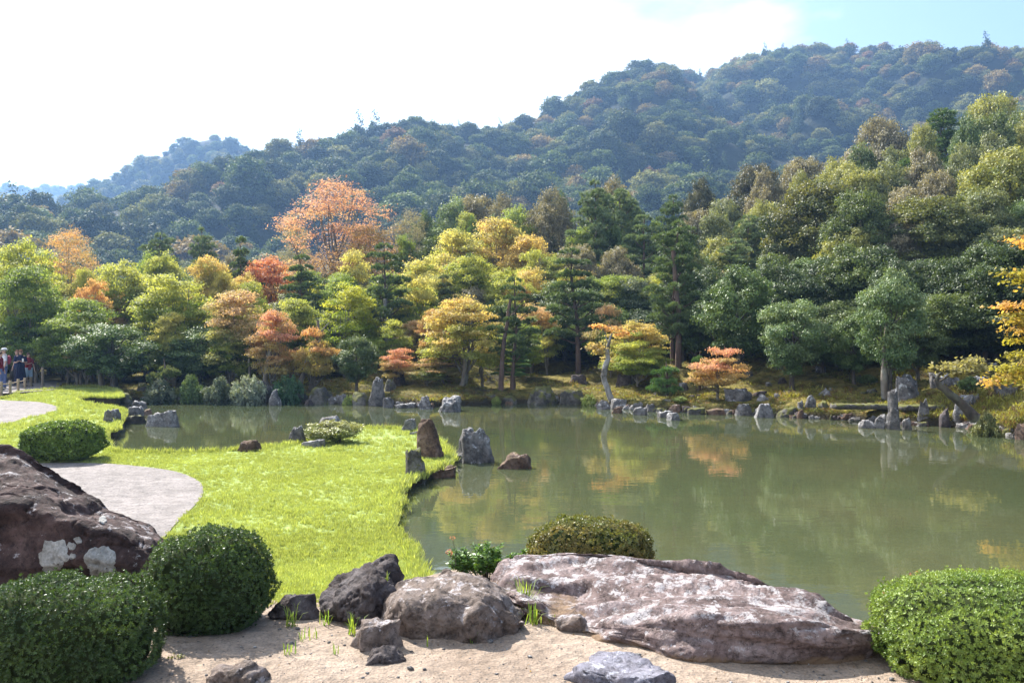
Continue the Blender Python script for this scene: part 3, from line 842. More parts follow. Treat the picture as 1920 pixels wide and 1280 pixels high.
# ------------------------------------------------------------------ scattering through geometry nodes (only for what nobody could count)
def scatter(name, pts, rot, scl, sources, which, tint=None, tint2=None):
    me = bpy.data.meshes.new(name)
    me.vertices.add(len(pts)); me.vertices.foreach_set('co', np.asarray(pts, np.float32).ravel())
    def at(k, typ, data, key='value'):
        a = me.attributes.new(k, typ, 'POINT'); a.data.foreach_set(key, np.ascontiguousarray(data).ravel())
    at('rot', 'FLOAT_VECTOR', np.asarray(rot, np.float32), 'vector')
    at('scl', 'FLOAT_VECTOR', np.asarray(scl, np.float32), 'vector')
    at('which', 'INT', np.asarray(which, np.int32))
    if tint is not None: at('tint', 'FLOAT_VECTOR', np.asarray(tint, np.float32), 'vector'); at('tint2', 'FLOAT_VECTOR', np.asarray(tint2, np.float32), 'vector')
    o = link(bpy.data.objects.new(name, me))
    ng = bpy.data.node_groups.new(name + '_nodes', 'GeometryNodeTree')
    ng.interface.new_socket('Geometry', in_out='INPUT', socket_type='NodeSocketGeometry')
    ng.interface.new_socket('Geometry', in_out='OUTPUT', socket_type='NodeSocketGeometry')
    gi = ng.nodes.new('NodeGroupInput'); go = ng.nodes.new('NodeGroupOutput'); jn = ng.nodes.new('GeometryNodeJoinGeometry')
    def named(k, typ):
        a = ng.nodes.new('GeometryNodeInputNamedAttribute'); a.data_type = typ; a.inputs['Name'].default_value = k; return a.outputs['Attribute']
    r, s, w = named('rot', 'FLOAT_VECTOR'), named('scl', 'FLOAT_VECTOR'), named('which', 'INT')
    for i, me_s in enumerate(sources):
        so = bpy.data.objects.new(name + '_piece', me_s)
        oi = ng.nodes.new('GeometryNodeObjectInfo'); oi.inputs['Object'].default_value = so; oi.inputs['As Instance'].default_value = True
        iop = ng.nodes.new('GeometryNodeInstanceOnPoints')
        cmp_ = ng.nodes.new('FunctionNodeCompare'); cmp_.data_type = 'INT'; cmp_.operation = 'EQUAL'
        ng.links.new(w, cmp_.inputs[2]); cmp_.inputs[3].default_value = i
        ng.links.new(gi.outputs[0], iop.inputs['Points']); ng.links.new(cmp_.outputs[0], iop.inputs['Selection'])
        ng.links.new(oi.outputs['Geometry'], iop.inputs['Instance'])
        ng.links.new(r, iop.inputs['Rotation']); ng.links.new(s, iop.inputs['Scale'])
        ng.links.new(iop.outputs[0], jn.inputs[0])
    ng.links.new(jn.outputs[0], go.inputs[0])
    md = o.modifiers.new('scatter', 'NODES'); md.node_group = ng
    return tag(o, kind='stuff')

# ================================================================== SETTING
g = obj('ground', [(-1600, -400, -2.6), (1600, -400, -2.6), (1600, 1600, -2.6), (-1600, 1600, -2.6)], [[0, 1, 2, 3]], M['forest_floor']); tag(g, kind='structure')
bd = obj('pond_bed', [(-34, 5, -1.05), (44, 5, -1.05), (44, 40, -1.3), (-34, 40, -1.3)], [[0, 1, 2, 3]], M['bed']); tag(bd, kind='structure')
wt = obj('water', [(-34, 5, -.6), (44, 5, -.6), (44, 38, -.6), (-34, 38, -.6)], [[0, 1, 2, 3]], M['water']); tag(wt, kind='structure')

# far bank and the wooded slope behind it
cu = np.linspace(-1.1, 1.15, 330)
ds = np.concatenate([np.linspace(-.7, 1.2, 16), np.linspace(1.5, 20, 60), np.linspace(21, 130, 55)])
U, D_ = np.meshgrid(cu, ds, indexing='ij')
YY = shoreY(960 + F * U) + nz2(U * 30, U * 0, .9, 3, 7.7) * .35 + D_
XX = U * YY
ZZ = bank_z(XX, YY)
ZZ = ZZ + nz2(XX, YY, 1.3, 3, 2.0) * .06 * np.clip(D_, 0, 1)
nu_, nv_ = XX.shape; i, j = np.meshgrid(np.arange(nu_ - 1), np.arange(nv_ - 1), indexing='ij'); i = i.ravel(); j = j.ravel()
b_ = obj('mossy_bank', np.stack([XX, YY, ZZ], -1).reshape(-1, 3), np.stack([i * nv_ + j, (i + 1) * nv_ + j, (i + 1) * nv_ + j + 1, i * nv_ + j + 1], -1), M['moss'], smooth=True)
tag(b_, kind='structure')

# sand in front
sand_poly = np.array([(-13, -9), (13, -9), (13, 6.2), (7, 5.9), (4.6, 5.4), (3.4, 5.42), (2.75, 5.75), (2.1, 6.6), (1.4, 7.75), (.7, 8.05), (0, 8.0), (-.5, 7.75), (-.8, 7.35), (-1.2, 6.75), (-1.8, 6.55), (-3, 6.6), (-6, 6.7), (-13, 6.8)])
sheet('sandy_ground', smooth_poly(sand_poly[2:16], 4, True) if False else sand_poly, sand_z, .16, M['sand'], skirt=-1.2, skirt_mat=M['soil'])

LZ = -.44
lp = [G(620, 1142, -.05), G(700, 1120, -.12), G(800, 1094, -.25), G(786, 1078, LZ), G(772, 1045, LZ), G(752, 1015, LZ), G(734, 985, LZ), G(738, 950, LZ), G(750, 920, LZ), G(762, 904, LZ), G(790, 893, LZ), G(808, 884, LZ),
      G(836, 868, LZ), G(842, 848, LZ), G(820, 824, LZ), G(780, 812, LZ), G(700, 808, LZ), G(640, 812, LZ), G(600, 826, LZ), G(540, 837, LZ), G(480, 842, LZ), G(400, 848, LZ), G(300, 849, LZ), G(215, 846, LZ), G(196, 832, LZ), G(200, 812, LZ),
      G(216, 800, -.28), G(224, 785, -.26), G(232, 772, -.25), G(205, 764, -.22), G(160, 758, -.2), G(143, 751, -.18), G(170, 746, -.15), G(222, 745, -.12), G(215, 733, -.08), G(165, 727, -.05), G(100, 731, -.05), G(40, 736, -.05), G(-100, 745, -.05), (-40, 31), (-40, 7), (-13, 6.5), (-6, 6.4), (-3, 6.35), (-2, 6.3)]
lawn_poly = smooth_poly(lp, 4)
lawn_poly = lawn_poly + np.stack([nz2(lawn_poly[:, 0], lawn_poly[:, 1], 1.6, 3, 9.1), nz2(lawn_poly[:, 0], lawn_poly[:, 1], 1.6, 3, 4.1)], -1) * .10
sheet('lawn', lawn_poly, lawn_z, .35, M['turf'], skirt=-1.2, skirt_mat=M['soil'])
bed1 = smooth_poly([G(60, 869, LZ), G(150, 867, LZ), G(250, 873, LZ), G(330, 885, LZ), G(374, 903, LZ), G(380, 925, LZ), G(360, 952, LZ), G(330, 985, LZ), G(290, 1020, LZ), G(150, 1060, LZ), G(-150, 1060, LZ), G(-250, 960, LZ), G(-150, 880, LZ)], 5)
bed2 = smooth_poly([G(-150, 752, -.2), G(40, 753, -.2), G(104, 761, -.2), G(98, 768, -.2), G(50, 777, -.2), G(0, 785, -.2), G(-150, 797, -.2)], 5)
sheet('raked_gravel', bed1, lawn_z, .3, M['gravel'], off=.012)
sheet('raked_gravel', bed2, lawn_z, .4, M['gravel'], off=.012)
path_poly = [G(-260, 748, 0), G(-100, 743, 0), G(40, 735, 0), G(100, 730, 0), G(112, 727, 0), (-21.5, 40), (-24, 52), (-40, 52), (-44, 34)]
sheet('gravel_path', smooth_poly(path_poly, 3), lambda x, y: bank_z(x, y) * 0 + .0, .6, M['gravel'], off=.0, skirt=-.6, skirt_mat=M['soil'])

# ------------------------------------------------------------------ mountains
def mountain(name, sky, base, ridge, z0, zb_drop, n=200, m=70, seed=0.0, shape=1.15, ch=7.5, rough=.06):
    sky = np.array(sky, float); base = np.array(base, float); ridge = np.array(ridge, float)
    pxs = np.linspace(sky[0, 0], sky[-1, 0], n)
    t = np.concatenate([np.linspace(0, 1, m), np.linspace(1.03, 1.5, 14)])
    PX, T = np.meshgrid(pxs, t, indexing='ij')
    Y0 = np.interp(PX, base[:, 0], base[:, 1]); Y1 = np.interp(PX, ridge[:, 0], ridge[:, 1])
    Y = Y0 + (Y1 - Y0) * T
    zr = CAMZ + (640 - np.interp(PX, sky[:, 0], sky[:, 1])) / F * Y1 - ch
    up = np.clip(T, 0, 1) ** shape
    Z = z0 + (zr - z0) * up - np.clip(T - 1, 0, 1) ** 1.2 * (zr - z0) * zb_drop
    X = (PX - 960) / F * Y
    H = np.abs(zr - z0)
    Z = Z + nz2(X, Y, .012, 4, seed) * H * rough * 2.6 * np.clip(T * (1.08 - T) * 4, 0, 1)
    a, b = X.shape; i, j = np.meshgrid(np.arange(a - 1), np.arange(b - 1), indexing='ij'); i = i.ravel(); j = j.ravel()
    o = obj(name, np.stack([X, Y, Z], -1).reshape(-1, 3), np.stack([i * b + j, (i + 1) * b + j, (i + 1) * b + j + 1, i * b + j + 1], -1), M['forest_floor'], smooth=True)
    tag(o, kind='structure')
    return X, Y, Z, T
NEARTOP = np.array([(-200, 420), (0, 430), (200, 470), (260, 490), (300, 440), (420, 440), (520, 430), (560, 345), (640, 340), (720, 370), (820, 370), (900, 360), (950, 380), (1010, 370), (1060, 335), (1170, 335), (1220, 380), (1260, 365), (1310, 335), (1350, 320), (1400, 295), (1550, 290), (1600, 240), (1700, 210), (1770, 190), (1850, 165), (1920, 180), (2200, 150)], float)
hill_pts = []
LANDM = [(0, 'left frame edge'), (128, 'airy orange brown cherry'), (232, 'umbrella shaped maple'), (294, 'left grey green pine'), (374, 'dense second grey pine'), (450, 'slender dark pine'), (540, 'flat topped red orange maple'), (590, 'left half of the rosy cherry'), (660, 'right half of the rosy cherry'), (720, 'big dark pine'), (792, 'leafless grey tree'), (845, 'feathery cypress'), (890, 'brownish skyline oak'), (945, 'golden maple slope'),
         (1030, 'silvery brown oak'), (1112, 'tallest pale pine'), (1165, 'second tall pale pine'), (1225, 'soft pale green pine'), (1262, 'pointed green pine in the skyline dip'), (1312, 'small round dark oak'), (1380, 'left edge of the dark skyline oak'), (1440, 'dark skyline oak'), (1505, 'brown grey skyline oak'), (1570, 'saddle beside the grey brown oak'), (1650, 'high grey brown oak'), (1765, 'tall bright green cedar'), (1860, 'highest yellowish oak'), (1925, 'right frame edge')]
def far_label(pre, px): return pre + min(LANDM, key=lambda q: abs(q[0] - px))[1]
def wood_on(X, Y, Z, T, spacing, s0, s1, palette, seed, tmax=1.12):
    rng = np.random.default_rng(seed)
    a, b = X.shape
    dx = np.abs(np.diff(X, axis=0))[:, :-1]; dy = np.abs(np.diff(Y, axis=1))[:-1]
    area = dx * dy * (T[:-1, :-1] < tmax)
    ntot = int(area.sum() / spacing ** 2)
    pr = (area / area.sum()).ravel(); k = rng.choice(len(pr), ntot * 2, p=pr); i = k // (b - 1); j = k % (b - 1)
    fu, fv = rng.random(len(k)), rng.random(len(k))
    def bil(A): return A[i, j] * (1 - fu) * (1 - fv) + A[i + 1, j] * fu * (1 - fv) + A[i, j + 1] * (1 - fu) * fv + A[i + 1, j + 1] * fu * fv
    x, y, z = bil(X), bil(Y), bil(Z)
    # thin out crowns that stand too close
    keep, cell = [], {}
    for q in range(len(x)):
        c = (int(x[q] // spacing), int(y[q] // spacing)); ok = True
        for ax in (-1, 0, 1):
            for ay in (-1, 0, 1):
                for w in cell.get((c[0] + ax, c[1] + ay), ()):
                    if (x[w] - x[q]) ** 2 + (y[w] - y[q]) ** 2 < (spacing * .72) ** 2: ok = False; break
                if not ok: break
            if not ok: break
        if ok: cell.setdefault(c, []).append(q); keep.append(q)
        if len(keep) >= ntot: break
    for q in keep:
        px = 960 + F * x[q] / y[q]; py = 640 - F * (z[q] + 5 - CAMZ) / y[q]
        if px < -160 or px > 2080: continue
        if py > np.interp(px, NEARTOP[:, 0], NEARTOP[:, 1]) + 90: continue
        s = rng.uniform(s0, s1) * (1.5 if rng.random() < .10 else 1)
        nn = perlin(np.array([[x[q] * .02, y[q] * .02, seed]]))[0]
        pi = rng.choice(len(palette), p=np.array([p[2] for p in palette]) / sum(p[2] for p in palette))
        cone = palette[pi][3]
        hill_pts.append([x[q], y[q], z[q], s, cone, pi, palette, px, py, rng.uniform(.82, 1.2), rng.uniform(0, 6.28), rng.uniform(.8, 1.2)])
GRN = [((.055, .085, .024), (.12, .16, .045), 8, 0), ((.045, .065, .028), (.085, .11, .045), 4.5, 0), ((.12, .14, .04), (.22, .22, .07), 4.5, 0), ((.17, .15, .05), (.28, .20, .07), 1.8, 0), ((.19, .13, .06), (.26, .15, .08), .5, 0), ((.04, .065, .028), (.07, .10, .04), 3.2, 1)]
sky1 = [(-420, 400), (-200, 370), (0, 362), (100, 362), (180, 356), (250, 348), (310, 345), (380, 315), (440, 286), (480, 272), (510, 268), (560, 262), (620, 255), (700, 242), (760, 226), (830, 230), (880, 223), (930, 220), (1000, 215), (1060, 190), (1130, 160), (1180, 132), (1220, 116), (1262, 128), (1330, 195), (1400, 232), (1480, 268), (1560, 290), (1700, 330), (2200, 420)]
m1 = mountain('mountain', sky1, [(-420, 110), (0, 120), (600, 150), (1200, 170), (1560, 150), (2200, 140)], [(-420, 210), (0, 230), (500, 310), (800, 360), (1220, 470), (1400, 400), (1560, 300), (2200, 240)], -2, .6, seed=3.0, shape=1.1, rough=.05)
sky2 = [(1000, 260), (1100, 200), (1180, 140), (1230, 118), (1262, 112), (1300, 125), (1340, 120), (1380, 115), (1420, 96), (1480, 85), (1600, 73), (1700, 78), (1800, 81), (1920, 80), (2300, 60)]
m2 = mountain('rear_mountain', sky2, [(1000, 400), (1560, 290), (2300, 200)], [(1000, 560), (1400, 560), (2300, 500)], 30, .5, seed=8.0, shape=1.0, rough=.06)
sky3 = [(60, 400), (140, 360), (200, 332), (260, 310), (300, 285), (330, 272), (370, 257), (405, 253), (432, 258), (452, 268), (480, 285), (600, 320), (760, 380)]
m3 = mountain('distant_peak', sky3, [(60, 420), (760, 420)], [(60, 600), (760, 600)], 20, .6, n=90, m=40, seed=5.0, shape=1.0, ch=6)
sky4 = [(-420, 330), (0, 345), (60, 347), (150, 342), (260, 345), (420, 380), (600, 420)]
m4 = mountain('distant_ridge', sky4, [(-420, 850), (600, 850)], [(-420, 1150), (600, 1150)], 20, .6, n=90, m=40, seed=6.0, shape=1.0, ch=6)
wood_on(*m1, 6.6, .68, 1.2, GRN, 1)
wood_on(*m2, 6.8, .7, 1.2, [(a, b, c * (2.2 if q in (2, 3) else 1), d) for q, (a, b, c, d) in enumerate(GRN)], 2)
wood_on(*m3, 7.5, .6, 1.1, GRN[:3], 3)
wood_on(*m4, 12, .9, 1.5, GRN[:3], 4)
hill_pts.sort(key=lambda h: h[1] / h[3])
FARP = PROTO['far'] + PROTO['farcone']
rest = []
names_c = ['green', 'dark green', 'pale green', 'yellowing', 'rusty orange', 'dark pointed']
nind = 0
for h in hill_pts:
    x, y, z, s, cone, pi, pal, px, py, br, rz, hs = h
    vis = py < np.interp(px, NEARTOP[:, 0], NEARTOP[:, 1]) + 8 and -10 < px < 1930
    v = 4 if cone else int(rz * 100) % 4
    t1 = tuple(a * br for a in pal[pi][0]); t2 = tuple(a * br for a in pal[pi][1])
    if vis and nind < 280:
        o = link(bpy.data.objects.new('hillside_tree', FARP[v][0])); o.location = (x, y, z); o.rotation_euler = (0, 0, rz); o.scale = (s, s, s * hs)
        set_tint(o, t1, t2)
        tag(o, far_label('far %s crown on the mountainside above the ' % names_c[pi], px), 'tree', '%s tree crowns on the mountainside' % names_c[pi])
        nind += 1
    else:
        rest.append((x, y, z, s, v, t1, t2, rz, hs))
if rest:
    A = rest
    scatter('mountain_wood', [a[:3] for a in A], [(0, 0, a[7]) for a in A], [(a[3], a[3], a[3] * a[8]) for a in A], [p[0] for p in FARP], [a[4] for a in A], [a[5] for a in A], [a[6] for a in A])
tag(bpy.data.objects['mountain_wood'], 'blue green wood covering the mountain to its ridges')
print('hill trees', len(hill_pts))

# ------------------------------------------------------------------ haze
hv = np.array([(x, y, z) for x in (-1650, 1650) for y in (-450, 1650) for z in (-3.8, 420)], float)
hz = obj('haze', hv, [[0, 1, 3, 2], [4, 6, 7, 5], [0, 4, 5, 1], [2, 3, 7, 6], [0, 2, 6, 4], [1, 5, 7, 3]])
m, nt, N, L, out = mat_new('haze_air')
pv = nd(nt, 'ShaderNodeVolumePrincipled'); pv.inputs['Color'].default_value = (0.32, 0.56, 1.0, 1); pv.inputs['Density'].default_value = 0.00041; pv.inputs['Anisotropy'].default_value = 0.35
L.new(pv.outputs[0], out.inputs['Volume']); hz.data.materials.append(m)
tag(hz, kind='stuff')

# ================================================================== LAWN GRASS
def tuft(seed, n=16, h=.055, r=.035, w=.0045):
    rng = np.random.default_rng(seed)
    a = rng.uniform(0, 6.28, n); rr = r * np.sqrt(rng.random(n)); base = np.stack([np.cos(a) * rr, np.sin(a) * rr, np.zeros(n)], -1)
    la = rng.uniform(0, 6.28, n); ln = rng.uniform(.1, .7, n); hh = h * rng.uniform(.6, 1.3, n)
    tip = base + np.stack([np.cos(la) * ln * hh, np.sin(la) * ln * hh, hh], -1)
    mid = base * .5 + tip * .5 + np.array([0, 0, 1]) * (hh * .12)[:, None]
    pa = la + 1.57 + rng.normal(size=n) * .5; s = np.stack([np.cos(pa), np.sin(pa), pa * 0], -1) * w
    V = np.stack([base - s / 2, base + s / 2, mid + s / 2, tip, mid - s / 2], 1).reshape(-1, 3)
    k = np.arange(n) * 5
    q = np.stack([k, k + 1, k + 2, k + 4], -1); t = np.stack([k + 4, k + 2, k + 3], -1)
    return new_mesh('grass_tuft_piece', V, [q, t], M['blade'], {'lv': np.repeat(rng.random(n), 5), 'mixv': np.repeat(rng.random(n), 5)})
TUFTS = [tuft(1), tuft(2), tuft(3, 22), tuft(4, 26, .05, .05, .006)]
rg = np.random.default_rng(99)
gp = []
def grass_zone(n, x0, x1, y0, y1, s0, s1):
    x = rg.uniform(x0, x1, n); y = rg.uniform(y0, y1, n)
    k = inside(lawn_poly, x, y) & ~inside(bed1 * 1.0, x, y) & ~inside(bed2, x, y) & (960 + F * x / y > -60)
    x, y = x[k], y[k]; s = rg.uniform(s0, s1, len(x)) * (1 + .35 * nz2(x, y, 1.1, 2, 4.4))
    gp.append(np.column_stack([x, y, lawn_z(x, y) - .004, s]))
grass_zone(19000, -7, 0, 6.2, 10.5, .45, .9)
grass_zone(22000, -11, 0, 10.5, 18, .6, 1.05)
grass_zone(26000, -24, 0, 18, 35, 1.0, 1.7)
ep = np.array(lawn_poly); e2 = np.roll(ep, -1, 0)
for q in range(len(ep)):
    l = np.linalg.norm(e2[q] - ep[q])
    if l > 4 or ep[q][1] < 6.9: continue
    n = int(l * (60 if ep[q][1] < 13 else 30)); t = rg.random(n)[:, None]
    p = ep[q] * (1 - t) + e2[q] * t + rg.normal(size=(n, 2)) * .03
    gp.append(np.column_stack([p, lawn_z(p[:, 0], p[:, 1]) - .03, rg.uniform(1.1, 2.1, n) * (1 if ep[q][1] < 13 else 1.4)]))
gp = np.vstack(gp); n = len(gp)
tn = nz2(gp[:, 0], gp[:, 1], .7, 3, 8.8)[:, None]
t1 = np.array([[.265, .325, .08]]) * (1 + .18 * tn) * rg.uniform(.85, 1.12, (n, 1)); t2 = np.array([[.41, .44, .175]]) * (1 + .15 * tn) * rg.uniform(.85, 1.12, (n, 1))
o = scatter('grass', gp[:, :3], np.column_stack([rg.normal(size=n) * .1, rg.normal(size=n) * .1, rg.uniform(0, 6.28, n)]), np.repeat(gp[:, 3:4], 3, 1), TUFTS, rg.integers(0, 4, n), t1, t2)
tag(o, 'short bright yellow green lawn grass by the pond')
print('grass', n)

# moss cushions, seedlings and fallen leaves on the bank
rb_ = np.random.default_rng(41); n = 26000
pxb = rb_.uniform(-60, 1980, n); db = 0.25 + rb_.random(n) ** 1.6 * 15; yb = shoreY(pxb) + db; xb = (pxb - 960) / F * yb
zb = bank_z(xb, yb) - .01
k = ~inside(np.array(smooth_poly(path_poly, 3)), xb, yb) & ~inside(lawn_poly, xb, yb); xb, yb, zb = xb[k], yb[k], zb[k]; n = len(xb)
mn = nz2(xb, yb, .45, 3, 6.6); sb_ = (.8 + 1.3 * rb_.random(n) ** 3) * np.clip(1 + mn, .4, 2)
tb = np.where((mn > .05)[:, None], np.array([[.19, .18, .04]]), np.array([[.09, .10, .028]])) * rb_.uniform(.6, 1.3, (n, 1))
br_ = rb_.random(n) < .25; tb[br_] = np.array([.16, .10, .045]) * rb_.uniform(.5, 1.3, (br_.sum(), 1))
oc = scatter('ground_cover', np.column_stack([xb, yb, zb]), np.column_stack([rb_.normal(size=n) * .3, rb_.normal(size=n) * .3, rb_.uniform(0, 6.28, n)]), np.column_stack([sb_ * 1.8, sb_ * 1.8, sb_ * .8]), TUFTS, rb_.integers(0, 4, n), tb, tb * 1.5)
tag(oc, 'low moss, seedlings and fallen leaves on the far bank')

# ================================================================== FOREGROUND ROCKS
def sec(px, ys, Yf, Yr, base_in=0.0, z0=-.03):
    """section of a low rock: rows of foot, ledge, mid, ridge as seen in column px, from depth Yf to Yr"""
    b, l, m_, r = ys
    pts = [P(px, b, Yf) + [0, base_in + .03, 0], P(px, b, Yf) + [0, base_in, .02]]
    pts[0][2] = z0 - .1; 
    pl = P(px, l, Yf + .10 * (Yr - Yf)); pts.append(pts[1] * .45 + pl * .55 + [0, -.04, 0]); pts.append(pl)
    pts.append(P(px, l * .55 + m_ * .45, Yf + .35 * (Yr - Yf))); pts.append(P(px, m_, Yf + .6 * (Yr - Yf))); pts.append(P(px, r + 3, Yr - .06)); 
    pr = P(px, r, Yr); pts.append(pr); pts.append(pr + [0, .12, -.06]); e = pr + np.array([0, .2, 0]); e[2] = z0 - .2; pts.append(e)
    return pts
def Yz(py, z=0.0): return (CAMZ - z) * F / (py - 640)
S = []
for px, b, l, m_, r, yr in [(924, 1112, 1098, 1090, 1084, 7.05), (940, 1135, 1105, 1078, 1060, 7.0), (982, 1160, 1118, 1080, 1043, 6.95), (1060, 1176, 1150, 1092, 1038, 6.9), (1130, 1203, 1160, 1100, 1041, 6.8), (1225, 1228, 1152, 1104, 1054, 6.65),
                            (1300, 1243, 1146, 1110, 1060, 6.5), (1380, 1253, 1150, 1116, 1076, 6.35), (1450, 1256, 1156, 1126, 1092, 6.2), (1530, 1256, 1166, 1142, 1118, 6.0), (1590, 1254, 1176, 1160, 1150, 5.85), (1638, 1248, 1186, 1174, 1164, 5.7), (1665, 1236, 1200, 1190, 1182, 5.6)]:
    S.append(sec(px, (b, l, m_, r), Yz(b), yr, .10 if px > 1300 else .02))
grid_rock('long_boulder', S, 'rock_pink', 'long low pinkish boulder with pale lichen lying across the right foreground', nu=290, nv=130, amp=(.06, .018, .005), sc=(2.6, 7, 26), stretch=(.38, 1.3, 2.2), seed=3.3)
S = []
for px, b, l, m_, r in [(710, 1172, 1160, 1150, 1142), (722, 1186, 1150, 1125, 1112), (745, 1192, 1135, 1105, 1090), (785, 1199, 1122, 1095, 1078), (845, 1203, 1118, 1088, 1068), (900, 1203, 1125, 1098, 1080), (940, 1198, 1140, 1118, 1103), (965, 1186, 1152, 1138, 1128), (979, 1176, 1160, 1152, 1148)]:
    S.append(sec(px, (b, l, m_, r), Yz(b), 6.25))
grid_rock('boulder', S, 'rock_brown', 'broad brown boulder with a lichened crest in the centre foreground', nu=170, nv=120, amp=(.055, .015, .006), sc=(3.2, 9, 28), seed=7.1)
S = []
for px, b, l, m_, r in [(612, 1155, 1145, 1135, 1128), (618, 1166, 1125, 1110, 1098), (634, 1172, 1112, 1088, 1074), (662, 1175, 1105, 1078, 1064), (690, 1175, 1098, 1070, 1057), (712, 1170, 1095, 1066, 1051), (732, 1160, 1100, 1068, 1052), (742, 1150, 1110, 1090, 1080)]:
    S.append(sec(px, (b, l, m_, r), Yz(b) + .1, 6.55))
grid_rock('boulder', S, 'rock_dark', 'near black angular boulder left of the broad brown one', nu=120, nv=110, amp=(.06, .028, .009), sc=(3.6, 9, 28), seed=1.9)
S = []
for px, b, l, m_, r in [(-420, 1130, 1012, 944, 918), (-250, 1130, 972, 904, 875), (-120, 1130, 962, 889, 856), (-40, 1130, 962, 884, 849), (10, 1130, 957, 886, 848), (45, 1130, 957, 894, 859), (85, 1130, 962, 914, 881), (130, 1130, 972, 939, 909), (175, 1130, 987, 959, 935), (215, 1130, 1002, 976, 955), (255, 1130, 1012, 994, 973), (285, 1130, 1032, 1014, 997), (300, 1125, 1062, 1044, 1025), (308, 1120, 1092, 1074, 1063)]:
    S.append(sec(px, (b, l, m_, r), 6.15, 6.9))
r1 = grid_rock('great_boulder', S, 'rock_purple', 'great dark purple boulder with two pale lichen patches at the left edge', nu=240, nv=170, amp=(.08, .026, .007), sc=(1.6, 5.5, 22), stretch=(.6, 1, 1.3), seed=5.5)

# pale lichen rosettes on the great boulder's face: thin crusts wrapped on its surface
def crust(cpx, cpy, rpx, seed, host, label=None):
    import mathutils
    bvh = mathutils.bvhtree.BVHTree.FromPolygons([host.matrix_world @ v.co if False else (v.co + host.location) for v in host.data.vertices], [p.vertices[:] for p in host.data.polygons])
    rng = np.random.default_rng(seed); nr, na = 9, 48; V = []; 
    for a_i in range(na):
        a = a_i / na * 6.283
        rad = rpx * (1 + .45 * perlin(np.array([[math.cos(a) * 1.2, math.sin(a) * 1.2, seed * 1.7]]))[0] + .16 * perlin(np.array([[math.cos(a) * 4, math.sin(a) * 4, seed]]))[0])
        for k in range(1, nr + 1):
            V.append((cpx + math.cos(a) * rad * k / nr, cpy + math.sin(a) * rad * 1.02 * k / nr, k))
    out_ = []
    for (qx, qy, k) in V + [(cpx, cpy, 0)]:
        d = Vector(((qx - 960) / F, 1, (640 - qy) / F)).normalized()
        h, nrm, _, _ = bvh.ray_cast(Vector((0, 0, CAMZ)), d)
        if h is None: h = Vector(P(qx, qy, 6.3)); nrm = -d
        if nrm.dot(d) > 0: nrm = -nrm
        out_.append(h + nrm * (.005 if k < nr else -.004))
    n0 = len(V); Q = []; T = []
    for a_i in range(na):
        b_i = (a_i + 1) % na
        T.append((n0, a_i * nr, b_i * nr))
        for k in range(nr - 1): Q.append((a_i * nr + k, a_i * nr + k + 1, b_i * nr + k + 1, b_i * nr + k))
    V3 = np.array([v[:] for v in out_]) - np.array(host.location)
    o = obj('lichen_patch', V3, [np.array(Q), np.array(T)], M['lichen'], host, smooth=True)
    return o
M['lichen'] = ground_mat('grey_white_lichen', [(0.3, (0.20, 0.19, 0.17)), (0.6, (0.36, 0.35, 0.33)), (0.75, (0.46, 0.45, 0.42))], 9, 50, 1.0, 0.006)
crust(100, 1041, 31, 3, r1); crust(188, 1050, 33, 5, r1); crust(134, 1024, 8, 7, r1); crust(147, 1012, 8, 9, r1); crust(136, 1043, 6, 11, r1); crust(192, 974, 8, 12, r1)

rock(503, 606, 1112, 1162, 0, 'rock_dark', 'small dark rock with a pale crest right of the round dark bush', sub=5, sharp=14, dr=.6, seed=21, Y=6.0, taper=.5)
rock(652, 775, 1160, 1220, 0, 'rock_brown', 'brown stump-like block in front of the broad boulder', sub=5, sharp=16, dr=.6, seed=23, boxy=.6, flat_top=.6, taper=.25, rough=.16)
rock(676, 762, 1208, 1246, 0, 'rock_dark', 'little dark rock lying in front of the stump-like block', sub=5, sharp=12, dr=.7, seed=24, taper=.3, rough=.2)
rock(388, 514, 1240, 1287, 0, 'rock_brown', 'low grey brown rock cut by the bottom edge left of centre', sub=5, sharp=14, dr=.6, seed=25, rough=.24, taper=.3)
rock(1058, 1316, 1243, 1312, 0, 'rock_slab', 'flat blue grey slab on the sand below the long boulder', sub=5, sharp=14, dr=.7, seed=26, flat_top=.45, boxy=.15, strata=.05, taper=.35, rough=.24)
rock(1040, 1112, 1150, 1180, 0, 'rock_brown', 'low reddish stone at the foot of the long boulder', sub=5, sharp=10, dr=.6, seed=27, Y=5.72)
# small stones on the sand: pebbles nobody could count
rp = np.random.default_rng(12); pv_, pf_ = ICO[2] if False else ico(1)
VV, FF, o0 = [], [], 0
for k in range(1300):
    x = rp.uniform(-3.2, 3.6); y = rp.uniform(4.4, 6.4 if x < 1.5 else 5.4); s = min(.03, .0035 * (1 / (rp.random() + .02)) ** .55)
    q = pv_ * np.array([s, s * rp.uniform(.6, 1), s * .55]) * rp.uniform(.7, 1.3, pv_.shape); a = rp.uniform(0, 6.28); c_, s_ = math.cos(a), math.sin(a)
    q = np.column_stack([q[:, 0] * c_ - q[:, 1] * s_, q[:, 0] * s_ + q[:, 1] * c_, q[:, 2]])
    VV.append(q + [x, y, float(sand_z(np.array([x]), np.array([y]))[0]) + s * .2]); FF.append(pf_ + o0); o0 += len(pv_)
pb = obj('pebbles', np.vstack(VV), np.vstack(FF), M['rock_light']); tag(pb, 'loose grit and pebbles on the sandy ground', kind='stuff')

